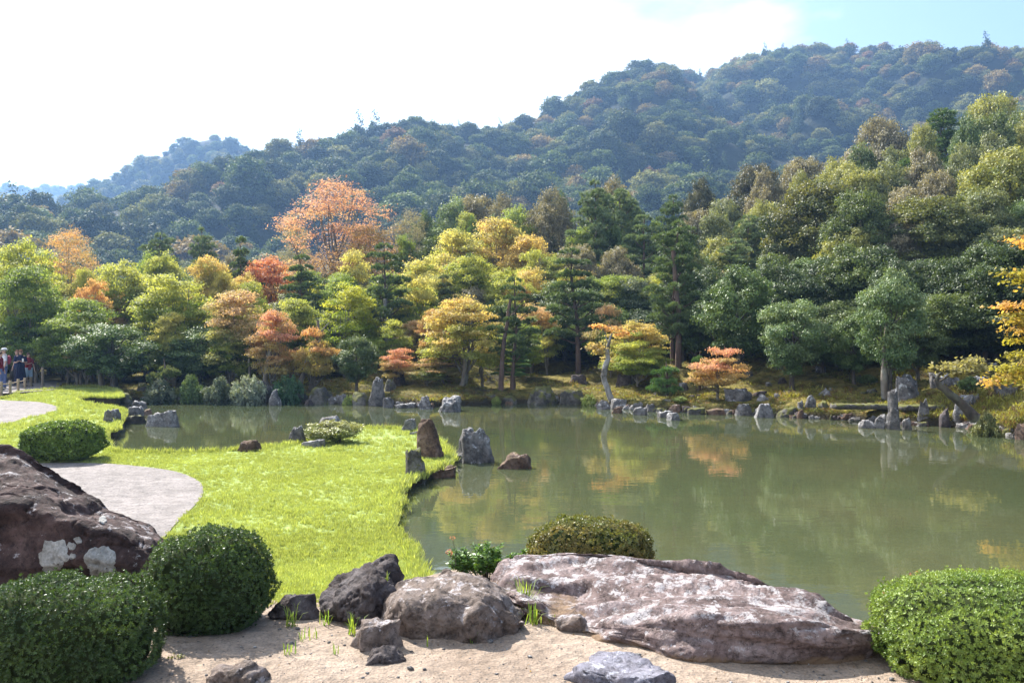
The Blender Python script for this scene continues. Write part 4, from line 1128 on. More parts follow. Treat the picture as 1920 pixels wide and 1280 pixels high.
# ================================================================== CLIPPED BUSHES
DG1, DG2 = (.04, .075, .02), (.085, .14, .035)
bush(-46, 290, 1104, 4.62, -.02, 'wide dark clipped azalea in the bottom left corner', DG1, DG2, nros=9500, seed=3, dr=.75, boxy=.35, L=.021, W=.0065)
bush(290, 502, 1004, 5.55, -.02, 'round dark clipped azalea beside the great boulder', DG1, DG2, nros=8500, seed=4, dr=.95, boxy=.22, L=.021, W=.0068)
bush(1650, 2100, 1106, 4.45, -.02, 'bright green clipped azalea in the bottom right corner', (.12, .19, .03), (.26, .34, .075), nros=17000, seed=5, dr=.85, boxy=.2, L=.020, W=.0062)
bush(998, 1218, 982, 7.2, -.12, 'round olive clipped bush with reddish tips behind the long boulder', (.13, .15, .035), (.26, .20, .07), nros=8500, seed=6, dr=.7, boxy=.2, L=.022, W=.011, per=5)
bush(54, 184, 796, 16.5, -.33, 'low clipped bush standing alone on the lawn at the left', (.09, .15, .025), (.18, .26, .05), nros=6500, seed=7, dr=.8, boxy=.5, L=.05, W=.026, per=4)

# leafy low plant by the long boulder
def leafy(px0, px1, ptop, Y, z, label, t1, t2, n=900, L=.05, W=.017, seed=1, name='leafy_plant', cat='plant', mat='bush_leaf', h=None, dz=.5, stems=26):
    rng = np.random.default_rng(seed); w = (px1 - px0) / F * Y; x = ((px0 + px1) / 2 - 960) / F * Y
    h = CAMZ + (640 - ptop) / F * Y - z if h is None else h
    root = empty(name, (x, Y, z)); tag(root, label, cat)
    parts = []; C, A = [], []
    for k in range(stems):
        a = rng.uniform(0, 6.28); r = rng.uniform(0, 1) ** .6
        e = np.array([math.cos(a) * r * w / 2, math.sin(a) * r * w * dz / 2, h * rng.uniform(.6, 1) * (1 - .35 * r)])
        p = curve([e[0] * .35, e[1] * .35, -.02], e, [0, 0, h * .08], 6, rng, h * .02)
        parts.append(tube(p, np.linspace(.004, .0015, 6) * max(1, Y / 6), 4))
        m_ = n // stems
        t = rng.uniform(.35, 1, m_); i = t * 4.99; ii = i.astype(int); f = (i - ii)[:, None]
        c = p[ii] * (1 - f) + p[ii + 1] * f
        d = unit(rng.normal(size=(m_, 3)) * [1, 1, .5] + [0, 0, .35]); C.append(c + d * L * .5); A.append(d)
    V, Q = join(parts); obj('stems', V, Q, M['dark_bark'], root)
    C = np.vstack(C); A = np.vstack(A); nn = unit(np.cross(A, rng.normal(size=A.shape))); nn = nn * np.sign(nn[:, 2:3] + 1e-6)
    LV, q = leaf_quads(C, unit(nn + [0, 0, .5]), L, W, rng, along=A * 8)
    lo = obj('leaves', LV, q, M[mat], root, {'lv': np.repeat(rng.random(len(C)), 4), 'mixv': np.repeat(np.clip(rng.normal(size=len(C)) * .3 + .4, 0, 1), 4)})
    set_tint(lo, t1, t2); return root
leafy(826, 1004, 1008, 7.25, -.1, 'low leafy plant with fresh green leaves left of the olive bush', (.08, .17, .03), (.16, .26, .05), n=4200, L=.045, W=.016, seed=2, stems=44)
# dried flower heads standing above it
def dry_flower(px, ptop, pb_, Y, label, s=1.0):
    rng = np.random.default_rng(int(px)); b = P(px + 6, pb_, Y); t = P(px, ptop, Y)
    root = empty('dried_flower', tuple(b)); tag(root, label, 'flower')
    p = curve([0, 0, 0], t - b, [.01, 0, 0], 5); V, Q = tube(p, .0022, 4); obj('stem', V, Q, M['dark_bark'], root)
    n = 26; d = unit(rng.normal(size=(n, 3)) * [1, 1, .5] + [0, 0, .2]); c = (t - b) + d * .022 * s
    LV, q = leaf_quads(c, unit(rng.normal(size=(n, 3))), .018 * s, .009 * s, rng)
    o = obj('flower_head', LV, q, M['maple_leaf'], root, {'lv': np.repeat(rng.random(n), 4), 'mixv': np.repeat(rng.random(n), 4)}); set_tint(o, (.35, .14, .10), (.42, .22, .15))
dry_flower(848, 1008, 1060, 7.1, 'tall dried pinkish flower head over the low leafy plant')
dry_flower(842, 1036, 1060, 7.05, 'short dried pinkish flower head at the left of the leafy plant', 1.3)
dry_flower(1655, 1110, 1150, 5.4, 'dried pink flower head just left of the bottom right azalea', 1.1)
dry_flower(1716, 1080, 1130, 5.5, 'dried pink flower head behind the bottom right azalea', 1.5)

# single grass tufts on the sand
def weed(px, py, hpx, Y, label, n=14, seed=1, spread=.6):
    x, y = (px - 960) / F * Y, Y; h = hpx / F * Y
    rng = np.random.default_rng(seed); Vs, Q, T, o_ = [], [], [], 0
    for k in range(n):
        a = rng.uniform(0, 6.28); hh = h * rng.uniform(.5, 1.1); ln = rng.uniform(.15, 1) * spread * h
        b = np.array([rng.normal() * .02, rng.normal() * .02, 0]); tp = b + [math.cos(a) * ln, math.sin(a) * ln, hh * (1 - .35 * ln / h)]
        md_ = b * .45 + tp * .55 + [0, 0, hh * .28]; s = np.array([-math.sin(a), math.cos(a), 0]) * .0035
        Vs.append(np.array([b - s, b + s, md_ + s * .8, md_ - s * .8, tp])); Q.append([o_, o_ + 1, o_ + 2, o_ + 3]); T.append([o_ + 3, o_ + 2, o_ + 4]); o_ += 5
    m_ = new_mesh('grass_tuft', np.vstack(Vs), [np.array(Q), np.array(T)], M['blade'], {'lv': np.repeat(rng.random(n), 5), 'mixv': np.repeat(rng.random(n), 5)})
    o = link(bpy.data.objects.new('grass_tuft', m_)); o.location = (x, y, float(sand_z(np.array([x]), np.array([y]))[0])); set_tint(o, (.14, .26, .04), (.3, .36, .08))
    tag(o, label, 'grass tuft')
weed(662, 1180, 45, 5.65, 'grass tuft between the near black boulder and the stump-like block', 22, 1)
weed(548, 1165, 48, 5.85, 'grass tuft in front of the small dark rock', 18, 2)
weed(612, 1165, 32, 5.9, 'grass tuft at the left foot of the near black boulder', 12, 3)
weed(982, 1165, 70, 6.2, 'tall grass tuft between the broad boulder and the long boulder', 46, 4)
weed(1000, 1172, 45, 5.9, 'shorter grass tuft in front of the tall tuft beside the long boulder', 24, 14)
weed(885, 1198, 26, 5.5, 'grass tuft at the right foot of the broad brown boulder', 16, 5)
weed(800, 1215, 22, 5.4, 'single thin grass sprout right of the stump-like block', 4, 6, .2)
weed(632, 1222, 28, 5.3, 'thin grass sprout left of the stump-like block', 5, 7, .2)
weed(586, 1195, 25, 5.6, 'grass sprout on the sand beyond the bush shadow', 7, 8, .4)
weed(540, 1222, 28, 5.3, 'grass sprout at the edge of the bush shadow', 9, 9, .4)
weed(724, 1120, 30, 6.3, 'grass sprout growing on top of the near black boulder', 8, 10, .4)
weed(1040, 1166, 26, 5.9, 'small sprout at the left end of the reddish stone', 8, 11, .4)
weed(565, 1195, 22, 5.55, 'faint sprout nearer the dark rock on the sand', 6, 12, .4)
o = bpy.data.objects['grass_tuft.010']; o.location = tuple(P(722, 1098, 6.2))
leafy(312, 350, 1222, 5.2, -.02, 'tiny yellow green weed on the shaded sand by the dark bushes', (.16, .18, .03), (.25, .24, .05), n=260, L=.014, W=.007, seed=9, stems=12, dz=.8)

# ================================================================== POND SIDE ROCKS
RK = [  # px0, px1, top, bottom, z, material, label, extra
 (447, 498, 824, 850, -.45, 'rock_rust', 'dark knobbly rock low at the lawn edge in the inlet', dict(sharp=12, rough=.3)),
 (539, 578, 796, 838, -.5, 'rock_grey', 'two-humped upright grey rock left of the spreading juniper', dict(boxy=.5, taper=.2, rough=.2, dr=.6)),
 (594, 642, 779, 812, -.6, 'rock_grey', 'flat-topped grey block standing in the water behind the juniper', dict(boxy=.9, flat_top=.7, dr=.7)),
 (558, 610, 823, 840, -.42, 'rock_light', 'flat pale stone in front of the juniper', dict(flat_top=.3, dr=.6)),
 (672, 704, 802, 813, -.55, 'rock_light', 'small flat pale stone right of the juniper', dict(flat_top=.4)),
 (754, 784, 784, 817, -.5, 'rock_light', 'upright pale rock behind the dark cone on the peninsula', dict(boxy=.5, dr=.6, taper=.15)),
 (768, 786, 808, 818, -.45, 'rock_light', 'low white stone at the foot of the upright pale rock', dict(flat_top=.4)),
 (770, 836, 784, 862, -.46, 'rock_rust', 'tall dark brown cone-shaped rock on the peninsula tip', dict(taper=.5, rough=.14, sharp=6, boxy=.25, seed=907, flat_top=.95, dr=.8, sub=5, lean=(-.12, 0))),
 (752, 800, 838, 898, -.5, 'rock_mossy', 'dark rounded rock at the lawn edge left of the cone', dict(boxy=.4, taper=.1, lean=(-.15, 0), sub=5, dr=.7)),
 (795, 856, 872, 900, -.62, 'rock_rust', 'low dark stones joining the cone rock and the water', dict(flat_top=.3, rough=.25, sub=5)),
 (848, 928, 800, 872, -.62, 'rock_grey', 'tall stepped grey rock with a white cap in the water', dict(boxy=.8, taper=.30, lean=(-.22, 0), sub=5, sharp=16, rough=.2, dr=.75, flat_top=.8)),
 (932, 1010, 849, 883, -.62, 'rock_rust', 'low brown islet rock right of the stepped grey rock', dict(taper=.35, rough=.26, sub=5, dr=.7, flat_top=.6)),
 (217, 249, 736, 759, -.5, 'rock_mossy', 'rounded dark rock where the lawn meets the left end of the pond', dict(boxy=.4)),
 (251, 303, 717, 752, -.6, 'rock_mossy', 'large dark rock at the far left bank', dict(taper=.25)),
 (242, 278, 751, 768, -.62, 'rock_grey', 'small grey rock behind the left point', dict(taper=.2)),
 (236, 270, 761, 780, -.55, 'rock_grey', 'pointed grey rock in the middle of the left rock group', dict(taper=.35)),
 (264, 286, 766, 780, -.6, 'rock_rust', 'little brown rock in the left rock group', dict()),
 (194, 226, 766, 800, -.45, 'rock_grey', 'leaning grey rock at the root of the left point', dict(boxy=.4, lean=(.2, 0), flat_top=.6)),
 (228, 276, 777, 797, -.6, 'rock_mossy', 'dark moss-covered rock nearest the water in the left group', dict(flat_top=.5, rough=.2)),
 (272, 347, 767, 802, -.64, 'rock_light', 'broad pale rock at the tip of the left point', dict(taper=.2, sub=5, dr=.7, flat_top=.45, boxy=.6)),
 (192, 232, 795, 813, -.6, 'rock_mossy', 'low dark rock under the lawn edge above the lone bush', dict(flat_top=.4)),
 (150, 215, 748, 757, -.5, 'rock_rust', 'row of low dark stones along the nook of the lawn', dict(flat_top=.3, rough=.3)),
 (306, 352, 724, 752, -.6, 'rock_mossy', 'dark low rock right of the large far left rock', dict(flat_top=.3, boxy=.6)),
 (350, 412, 724, 750, -.6, 'rock_mossy', 'long shadowed edging stone under the camellias', dict(boxy=.8, flat_top=.4)),
 (412, 470, 726, 752, -.6, 'rock_mossy', 'shadowed rock below the silvery shrub', dict(boxy=.4)),
 (468, 514, 713, 756, -.62, 'rock_grey', 'tall lichened rock beneath the orange maple', dict(taper=.15, boxy=.5)),
 (505, 529, 729, 757, -.62, 'rock_light', 'small pointed pale rock at the water beneath the orange maple', dict(taper=.55, Y=33.6)),
 (569, 592, 748, 761, -.62, 'rock_dark', 'small black rock out in the water left of centre', dict()),
 (530, 580, 735, 757, -.6, 'rock_mossy', 'mossy edging rock behind the small black rock', dict(flat_top=.4, Y=34.6)),
 (577, 630, 724, 757, -.6, 'rock_mossy', 'large rounded mossy rock below the leaning maple', dict(Y=34.4)),
 (628, 660, 738, 759, -.6, 'rock_grey', 'low grey rock below the round green tree', dict()),
 (655, 698, 734, 762, -.6, 'rock_mossy', 'dark rock left of the stone pillar', dict()),
 (690, 722, 706, 763, -.62, 'rock_grey', 'stone pillar standing at the water below the red maple', dict(boxy=.8, taper=.08, dr=.6)),
 (732, 762, 689, 724, None, 'rock_dark', 'dark round-headed rock on the moss behind the pillar', dict(Y=36.5, taper=.2)),
 (715, 745, 709, 730, None, 'rock_mossy', 'mossy stone between the pillar and the round-headed rock', dict(Y=35.5)),
 (717, 739, 744, 766, -.62, 'rock_grey', 'small grey rock right of the stone pillar', dict()),
 (738, 782, 755, 767, -.62, 'rock_light', 'line of low pale stones at the water left of the twin rocks', dict(flat_top=.3, rough=.3)),
 (781, 818, 741, 769, -.62, 'rock_grey', 'brown based left rock of the pair in the water', dict(taper=.3, sub=5)),
 (817, 870, 741, 774, -.64, 'rock_light', 'big pale grey right rock of the pair in the water', dict(boxy=.35, sub=5, sharp=12)),
 (866, 930, 737, 761, -.6, 'rock_mossy', 'long mossy rock right of the pale pair', dict(flat_top=.4, boxy=.6, Y=34.2)),
 (928, 978, 740, 760, -.6, 'rock_mossy', 'mossy rock with a grey face below the leaning pine', dict(Y=34.3)),
 (982, 1048, 723, 758, -.62, 'rock_mossy', 'large dark overhanging rock below the sapling', dict(boxy=.4, sub=5, Y=34)),
 (1048, 1102, 730, 758, -.6, 'rock_mossy', 'mossy rock right of the large dark overhanging one', dict(Y=34)),
 (1064, 1102, 701, 725, None, 'rock_dark', 'dark slanting rock resting on the moss slope', dict(Y=37.5, taper=.3)),
 (1119, 1147, 752, 769, -.62, 'rock_grey', 'left low rock under the white leaning trunk', dict()),
 (1142, 1184, 747, 768, -.58, 'rock_light', 'flat-topped pale rock under the white leaning trunk', dict(flat_top=.6, boxy=.5)),
 (1146, 1170, 761, 777, -.64, 'rock_rust', 'rusty rock tuft in the water before the flat-topped rock', dict(rough=.3)),
 (1186, 1213, 762, 780, -.64, 'rock_grey', 'squat grey rock in the water right of the rusty one', dict(boxy=.5)),
 (1203, 1228, 751, 769, -.6, 'rock_mossy', 'mossy bank rock behind the squat grey rock', dict()),
 (1238, 1271, 748, 772, -.62, 'rock_light', 'pale pointed rock at the bend of the shore', dict(taper=.35)),
 (1229, 1262, 769, 785, -.64, 'rock_grey', 'left of the two flat stones lying in the water at the bend', dict(flat_top=.4)),
 (1248, 1282, 772, 790, -.64, 'rock_light', 'white right stone of the two lying in the water at the bend', dict(taper=.2, sub=5)),
 (1221, 1255, 727, 750, None, 'rock_mossy', 'grey rock under the small bright pine', dict(Y=32.2)),
 (1153, 1186, 700, 737, None, 'rock_dark', 'upright dark rock in shade behind the white trunk', dict(Y=35, boxy=.5)),
 (1266, 1297, 716, 733, None, 'rock_grey', 'flat grey rock at the foot of the tall pine', dict(Y=34)),
 (1284, 1322, 763, 779, -.6, 'rock_mossy', 'low mossy stones right of the bend', dict(flat_top=.4)),
 (1320, 1368, 765, 780, -.6, 'rock_rust', 'low brown bank stones below the pink maple', dict(flat_top=.4)),
 (1356, 1414, 726, 759, None, 'rock_grey', 'large rounded grey rock right of the pink maple', dict(Y=30.2, sub=5)),
 (1416, 1446, 739, 757, None, 'rock_light', 'pale low rock right of the large rounded rock', dict(Y=30)),
 (1376, 1418, 756, 781, -.62, 'rock_grey', 'humped rock at the water below the large rounded rock', dict(taper=.3)),
 (1412, 1452, 756, 785, -.62, 'rock_light', 'speckled pale rock at the water left of the shaded stones', dict(boxy=.4)),
 (1454, 1494, 761, 785, -.62, 'rock_mossy', 'dark mossy rock before the small ochre stone', dict()),
 (1492, 1509, 767, 787, -.64, 'rock_rust', 'small ochre stone standing in the water', dict(taper=.3, boxy=.4)),
 (1495, 1508, 749, 772, -.5, 'rock_grey', 'thin grey stone behind the ochre one', dict(boxy=.6, Y=28.3)),
 (1507, 1531, 740, 785, -.62, 'rock_grey', 'upright dark grey stone right of the ochre one', dict(boxy=.6, taper=.15, dr=.7)),
 (1530, 1564, 727, 757, None, 'rock_grey', 'rounded grey rock above the upright stone', dict(Y=29.5)),
 (1532, 1562, 751, 786, -.6, 'rock_mossy', 'boulder with a mossy cap left of the stone bridge', dict(boxy=.4)),
 (1568, 1602, 772, 790, -.64, 'rock_rust', 'brown pink rock out in the water below the stone bridge', dict()),
 (1583, 1604, 763, 783, -.6, 'rock_mossy', 'yellow mossed rock beneath the stone bridge', dict(Y=27.8)),
 (1601, 1642, 765, 793, -.62, 'rock_grey', 'shaded grey rock beneath the right part of the stone bridge', dict(Y=27.2)),
 (1606, 1646, 786, 805, -.64, 'rock_light', 'squared pale block in the water left of the tall standing stone', dict(boxy=.9, flat_top=.7)),
 (1640, 1662, 776, 806, -.64, 'rock_light', 'pale rock clasping the foot of the tall standing stone', dict(boxy=.3)),
 (1662, 1692, 727, 808, -.64, 'rock_grey', 'tall standing stone rising from the water at the right', dict(boxy=.7, taper=.12, dr=.7, sub=5, lean=(-.1, 0), sharp=14)),
 (1690, 1711, 782, 807, -.64, 'rock_grey', 'short stone right of the tall standing stone', dict(taper=.3)),
 (1668, 1726, 700, 764, None, 'rock_grey', 'big square block behind the tall standing stone', dict(Y=27.5, boxy=.9, flat_top=.8, dr=.7)),
 (1712, 1744, 746, 778, None, 'rock_grey', 'cone-shaped grey rock right of the big block', dict(Y=25.6, taper=.55)),
 (1710, 1760, 774, 796, -.62, 'rock_mossy', 'long dark rock at the water under the cone-shaped rock', dict(flat_top=.4, boxy=.5)),
 (1760, 1822, 783, 802, -.62, 'rock_light', 'low white-faced stones at the water below the leaning trunk', dict(flat_top=.4)),
 (1761, 1787, 764, 783, None, 'rock_dark', 'dark small rock on the moss left of the leaning trunk', dict(Y=25)),
 (1781, 1808, 753, 778, None, 'rock_light', 'pale rock touching the leaning trunk', dict(Y=25.2)),
 (1799, 1836, 738, 768, None, 'rock_grey', 'grey rock right of the leaning trunk', dict(Y=26)),
 (1742, 1816, 696, 764, None, 'rock_grey', 'shaded cliff block of the dry waterfall', dict(Y=28, boxy=.8, flat_top=.8, dr=.6)),
 (1806, 1872, 704, 766, None, 'rock_grey', 'dark cliff rock at the right of the dry waterfall', dict(Y=27.5, boxy=.6)),
 (1862, 1922, 708, 768, None, 'rock_mossy', 'dark mossy cliff rock near the right edge', dict(Y=26, boxy=.6)),
 (1888, 1914, 779, 803, -.55, 'rock_light', 'pale pink rock at the right edge shore', dict()),
 (1902, 1945, 792, 828, -.62, 'rock_rust', 'reddish rock cut by the right edge', dict()),
 (1866, 1892, 798, 815, -.62, 'rock_grey', 'small rock in the water near the right edge', dict()),
 (1830, 1870, 790, 812, -.62, 'rock_mossy', 'mossy low rock under the plants near the right edge', dict(flat_top=.4)),
 (1566, 1600, 660, 694, None, 'rock_grey', 'shaded rock standing alone high on the slope', dict(Y=34)),
 (1529, 1550, 686, 708, None, 'rock_grey', 'small sunlit rock low on the slope below the pale camellia', dict(Y=33)),
 (1824, 1848, 634, 684, None, 'rock_light', 'tall pale rock high in the dry waterfall', dict(Y=33, boxy=.5, taper=.2)),
 (1856, 1892, 654, 684, None, 'rock_grey', 'broad rock right of the tall pale one in the waterfall', dict(Y=32.5)),
 (1774, 1816, 636, 690, None, 'rock_grey', 'dark rock left of the tall pale one in the waterfall', dict(Y=33.5)),
 (1795, 1832, 690, 722, None, 'rock_grey', 'shaded rock above the leaning maple spray', dict(Y=30)),
]
for (a, b, t, bo, z, mt, lab, kw) in RK:
    kw = dict(kw)
    if z is None:
        Yq = kw['Y']; xq = ((a + b) / 2 - 960) / F * Yq; z = min(float(bank_z(xq, Yq)) - .15, CAMZ + (640 - bo) / F * Yq + .1)
        hh = CAMZ + (640 - bo) / F * Yq
        z = min(z, hh)
    elif z < -.55: z = -.64
    kw.setdefault('sub', 4)
    kw.setdefault('bury', .5)
    rock(a, b, t, bo, z, mt, lab, **kw)
# random small edging stones between them, one by one
re_ = random.Random(3)
n_e = 0
for k in range(225):
    px = re_.uniform(225, 1915) if k < 120 else re_.uniform(1130, 1915)
    wpx = re_.uniform(9, 22) if k % 3 else re_.uniform(20, 42); Ys = float(shoreY(px)) + re_.uniform(-.25, .35); hp = re_.uniform(5, 12) if k % 3 else re_.uniform(9, 19)
    bo = 640 + 2.62 * F / Ys
    side = 'left' if px < 560 else ('middle' if px < 1120 else 'right')
    rock(px - wpx / 2, px + wpx / 2, bo - hp, bo, -.64, re_.choice(['rock_grey', 'rock_mossy', 'rock_rust', 'rock_mossy', 'rock_dark', 'rock_grey', 'rock_light']), 'small edging stone along the %s part of the far shore' % side, seed=500 + k, Y=Ys, sub=4, bury=.4, sharp=14, dr=re_.uniform(.5, 1.1),
         group='small edging stones of the %s far shore' % side, name='edging_stone', cat='stone', rough=.2)
# second row a little up the bank
for k in range(26):
    px = re_.uniform(1300, 1910); Ys = float(shoreY(px)) + re_.uniform(1.0, 7); wpx = re_.uniform(12, 30)
    xq = (px - 960) / F * Ys; zq = float(bank_z(xq, Ys)) - .06; bo = 640 - (zq - CAMZ) / Ys * F
    rock(px - wpx / 2, px + wpx / 2, bo - re_.uniform(7, 18), bo, zq, re_.choice(['rock_grey', 'rock_mossy', 'rock_mossy', 'rock_dark']), 'half buried stone on the right hand slope above the shore', seed=700 + k, Y=Ys, sub=3, bury=.4, group='half buried stones on the right hand slope', name='slope_stone', cat='stone')

# stone slab bridge
def slab(px0, px1, pt, pb_, Y, label, seed):
    x0 = (px0 - 960) / F * Y; x1 = (px1 - 960) / F * Y; z0 = CAMZ + (640 - pb_) / F * Y; z1 = CAMZ + (640 - pt) / F * Y
    n = 24; xs = np.linspace(0, x1 - x0, n); rng = np.random.default_rng(seed); V = []
    for i_, x in enumerate(xs):
        w = .30 + rng.normal() * .015; dz = rng.normal() * .012
        for (yy, zz) in ((-w, z1 - z0 - .03), (-w + .04, z1 - z0), (w - .04, z1 - z0), (w, z1 - z0 - .03), (w, 0), (-w, 0)):
            V.append((x, yy, zz + dz * (zz > .01)))
    Q = [[i_ * 6 + k, i_ * 6 + (k + 1) % 6, (i_ + 1) * 6 + (k + 1) % 6, (i_ + 1) * 6 + k] for i_ in range(n - 1) for k in range(6)]
    V = np.array(V); 
    V2 = np.vstack([V, V[:6].mean(0), V[-6:].mean(0)]); e = len(V)
    T = [[(k + 1) % 6, k, e] for k in range(6)] + [[(n - 1) * 6 + k, (n - 1) * 6 + (k + 1) % 6, e + 1] for k in range(6)]
    o = obj('stone_bridge_slab', V2, [np.array(Q), np.array(T)], M['rock_mossy']); o.location = (x0, Y, z0); tag(o, label, 'stone bridge')
slab(1563, 1666, 757, 766, 26.8, 'left long slab of the low stone bridge reaching the standing stone', 1)
slab(1688, 1764, 759, 768, 26.3, 'right slab of the low stone bridge beyond the standing stone', 2)

# fallen leaves, twigs and scraps on the sand and the near lawn edge
rl = np.random.default_rng(77); n = 420
x = rl.uniform(-3.2, 3.4, n); y = rl.uniform(4.3, 6.4, n); y = np.where(x > 1.5, 4.3 + (y - 4.3) * .5, y); z = sand_z(x, y) + .006
nn = unit(rl.normal(size=(n, 3)) * .35 + [0, 0, 1])
LV, q = leaf_quads(np.column_stack([x, y, z]), nn, .017, .009, rl)
fl = obj('fallen_leaves', LV, q, M['leaf'], None, {'lv': np.repeat(rl.random(n), 4), 'mixv': np.repeat(rl.random(n), 4)}); set_tint(fl, (.13, .08, .045), (.30, .19, .09)); tag(fl, 'scattered dry leaves on the sandy ground', kind='stuff')

# ================================================================== TREES
YG = ((.19, .25, .045), (.38, .39, .09)); YW = ((.32, .34, .08), (.50, .45, .14)); OR = ((.34, .30, .09), (.54, .31, .14)); RD = ((.40, .33, .13), (.56, .28, .19)); PK = ((.36, .36, .13), (.54, .36, .21))
GM = ((.10, .16, .03), (.22, .28, .06)); YO = ((.30, .33, .08), (.54, .40, .15)); LG = ((.15, .21, .045), (.26, .31, .08))
EV = ((.06, .09, .026), (.13, .17, .05)); GE = ((.10, .125, .055), (.21, .23, .10)); CA = ((.065, .11, .03), (.14, .20, .06)); YE = ((.15, .18, .05), (.33, .33, .10)); BR = ((.14, .135, .085), (.27, .24, .16))
PN = ((.075, .115, .048), (.17, .235, .09)); PL = ((.11, .16, .08), (.21, .27, .13)); PB = ((.07, .15, .045), (.14, .24, .07)); CD = ((.065, .12, .03), (.13, .20, .05))
